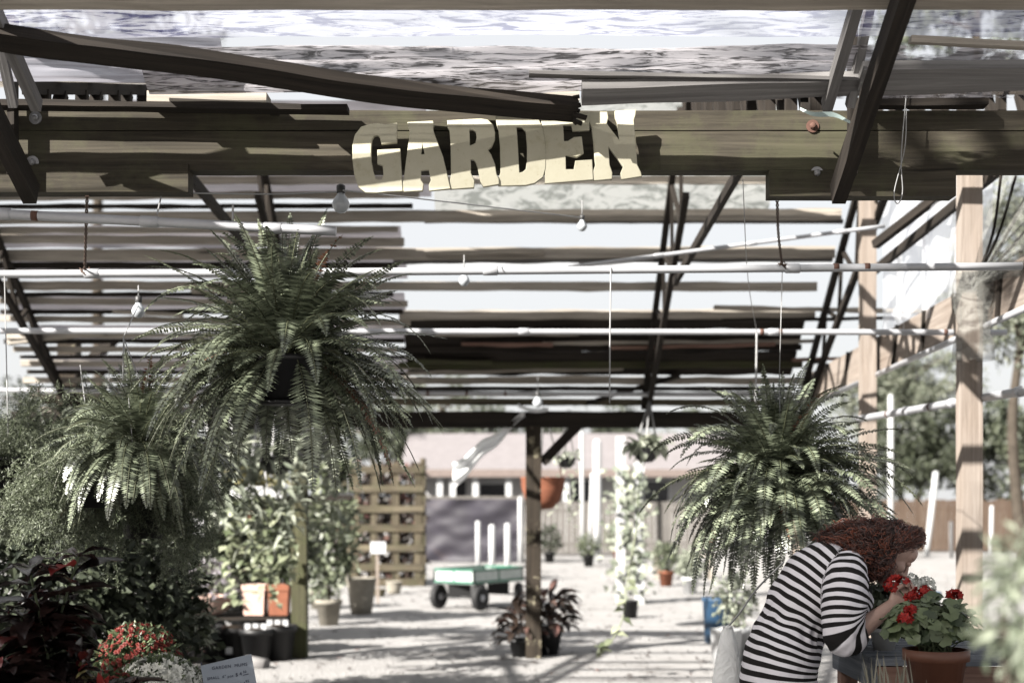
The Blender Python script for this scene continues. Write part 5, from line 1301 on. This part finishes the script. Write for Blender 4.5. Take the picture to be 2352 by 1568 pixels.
for k, (px, py, w_, h, Y, lb) in enumerate(((523, 1130, 52, 27, 13.0, 'blank white card on the hanging board nearest the dark basket'), (578, 1130, 54, 27, 13.0, 'blank white card in the middle of the hanging board'), (632, 1132, 44, 26, 13.0, 'blank white card partly behind trailing leaves'), (788, 1137, 50, 14, 14, 'narrow blank white card beyond the mossy post'), (452, 1208, 32, 52, 12.5, 'upright blank white card standing behind the asparagus fern'))):
    a = P(px, py, Y); mb = MB(); ww, hh = w_ * Y / F_PX, h * Y / F_PX
    mb.bar(a - V((ww / 2, 0, 0)), a + V((ww / 2, 0, 0)), .006, hh); solo('blank_card', lb, 'card', mb, 'paper', 'blank white cards among the hanging plants')
HBd = thing('hanging_board', 'dark horizontal board hung under the eave beam behind the white cards', 'board', P(590, 1150, 13.06))
part(HBd, 'board', MB().bar(P(470, 1143, 13.05), P(810, 1143, 13.05), .03, .05), 'dark')
for px in (490, 800): part(HBd, 'hanger', MB().tube([P(px, 1143, 13.05), P(px, 970, 13.08)], .006, 5), 'wire')
# mid-distance shrubs
shrub('shrub', 'tall leafy shrub behind the orange square pot', 'potted shrub', P(610, 1265, 14.4), (.45, .4, .46), 2200, .10, .06, 'bush', 171, (V((P(610, 0, 14.4).x, 14.4, 0)), .16, .3, 'black'), holes=.3)
shrub('shrub', 'leafy shrub behind the lilac flower bowl', 'potted shrub', P(480, 1275, 14.6), (.42, .4, .46), 2200, .10, .06, 'bush', 172, (V((P(480, 0, 14.6).x, 14.6, 0)), .16, .3, 'black'), holes=.3)
shrub('shrub', 'silvery spiky shrub beside the white mums', 'potted shrub', P(418, 1450, 8.3), (.17, .17, .25), 420, .10, .014, 'silver', 173, (V((P(418, 0, 8.3).x, 8.3, 0)), .13, .45, 'black'), dz=(-.4, 1))
shrub('shrub', 'tall airy shrub between the mossy post and concrete planter', 'potted shrub', P(755, 1230, 16.5), (.33, .3, .66), 1500, .11, .06, 'bush', 174, (V((P(755, 0, 16.5).x, 16.5, 0)), .15, .3, 'concrete'), holes=.3)
shrub('shrub', 'low broad shrub at the back of the yard by the trellis foot', 'potted shrub', P(735, 1330, 19), (.35, .3, .30), 500, .10, .05, 'silver', 175, (V((P(735, 0, 19).x, 19, 0)), .15, .25, 'concrete'))
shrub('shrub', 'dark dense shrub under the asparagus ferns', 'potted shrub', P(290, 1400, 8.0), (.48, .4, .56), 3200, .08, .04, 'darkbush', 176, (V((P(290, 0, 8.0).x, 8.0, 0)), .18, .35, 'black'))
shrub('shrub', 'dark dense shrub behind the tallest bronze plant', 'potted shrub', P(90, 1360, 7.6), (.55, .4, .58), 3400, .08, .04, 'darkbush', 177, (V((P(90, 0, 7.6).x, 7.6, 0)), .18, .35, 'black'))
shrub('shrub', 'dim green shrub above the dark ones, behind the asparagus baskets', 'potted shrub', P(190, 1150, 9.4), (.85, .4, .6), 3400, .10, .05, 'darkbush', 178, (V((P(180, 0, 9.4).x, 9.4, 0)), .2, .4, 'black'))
shrub('shrub', 'brownish leafy shrub behind the red mums', 'potted shrub', P(360, 1420, 10.0), (.36, .3, .42), 1300, .08, .03, 'brownleaf', 179, (V((P(360, 0, 10.0).x, 10.0, 0)), .16, .35, 'terra'))
# pale things under the round fern
mb = MB(); c = V((P(1668, 0, 12.6).x, 12.6, 0)); mb.lathe(c, [(0, 0), (.12, 0), (.14, .30), (.145, .31), (.13, .31), (0, .29)], 20); solo('bucket', 'pale bucket standing on the gravel beneath the round fern', 'bucket', mb, 'white')
shrub('shrub', 'pale blue-flowered shrub beneath the round fern', 'potted shrub', P(1690, 1370, 12.9), (.2, .2, .24), 420, .07, .035, 'silver', 181, (V((P(1690, 0, 12.9).x, 12.9, 0)), .13, .3, 'white'))
mb = MB(); c = V((P(2118, 0, 14).x, 14, 0)); mb.lathe(c, [(0, 0), (.15, 0), (.17, .50), (.185, .51), (.185, .55), (.16, .55), (.155, .45), (0, .45)], 22); solo('tub', 'dark blue plastic tub on the gravel behind the red flowers', 'tub', mb, 'blue')
mb = MB(); c = V((P(1648, 0, 14.5).x, 14.5, 0)); mb.lathe(c, [(0, 0), (.13, 0), (.15, .42), (.16, .43), (.16, .46), (.14, .46), (.13, .4), (0, .4)], 20); solo('tub', 'blue plastic tub half hidden under the round fern', 'tub', mb, 'blue')
mb = MB(); c = V((P(1448, 0, 17.5).x, 17.5, 0)); mb.lathe(c, [(0, 0), (.08, 0), (.10, .22), (.11, .22), (.09, .2), (0, .2)], 18); solo('small_pot', 'small dark pot at the foot of the vine-wrapped posts', 'pot', mb, 'black')
shrub('shrub', 'yellow-leaved plant on the hanging board above the white cards', 'potted shrub', P(580, 1100, 13.2), (.34, .12, .09), 420, .07, .035, 'yellowleaf', 191, (V((P(580, 0, 13.2).x, 13.2, CAM_H - .0)), .07, .06, 'terra'))
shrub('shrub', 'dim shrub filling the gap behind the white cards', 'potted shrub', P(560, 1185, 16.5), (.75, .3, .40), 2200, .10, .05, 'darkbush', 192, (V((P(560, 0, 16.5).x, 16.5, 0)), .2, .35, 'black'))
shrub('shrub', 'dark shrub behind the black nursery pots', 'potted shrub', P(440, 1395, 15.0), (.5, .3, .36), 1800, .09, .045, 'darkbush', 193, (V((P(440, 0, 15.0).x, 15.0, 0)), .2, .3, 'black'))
# leaf litter and pebbles on the gravel
random.seed(200)
lt = MB()
for i in range(2600):
    Y = 9 + 22 * R() ** 1.6; x = U(-.42, .42) * Y; p = V((x, Y, .008)); a = U(0, 6.28)
    lt.bigleaf(p, V((math.cos(a), math.sin(a), .1)).normalized(), V((U(-.3, .3), U(-.3, .3), 1)), U(.03, .08), U(.015, .035), U(-.8, .8), 0, (.1, .8, 1, .6, .05))
solo('leaf_litter', None, None, lt, 'brownleaf', kind='stuff')
# nursery stock standing about the far yard
for k, (lb, px, Y, r, hh, m, pm) in enumerate((('small bushy plant in a terracotta pot beyond the vine-wrapped posts', 1530, 24, .22, .26, 'bush', 'terra'), ('pale plant in a white pot just past the vine-wrapped posts', 1585, 22, .2, .22, 'silver', 'white'),
        ('low green plant at the foot of the tall lone white post', 1352, 31, .26, .24, 'bush', 'black'), ('dark potted bush by the grey board fence corner', 1262, 33, .3, .34, 'darkbush', 'black'),
        ('bushy potted plant before the grey fence under the brace', 1420, 34, .3, .36, 'bush', 'terra'), ('tall thin shrub between tarp screen and trellis', 1000, 34, .25, .5, 'bush', 'black'), ('small dark plant by the brown fence beyond the farther side post', 2075, 36, .3, .32, 'darkbush', 'black'))):
    c = V((P(px, 0, Y).x, Y, 0))
    shrub('nursery_plant', lb, 'potted plant', c + V((0, 0, .22 + hh)), (r, r, hh), 420, .09, .05, m, 210 + k, (c, .13, .26, pm), group='nursery plants about the far yard')
t = bench('low pale bench in the far yard beyond the vine-wrapped posts', P(1500, 0, 26).x, P(1640, 0, 26).x, 25.8, 26.4, .45, 'slat', 4)
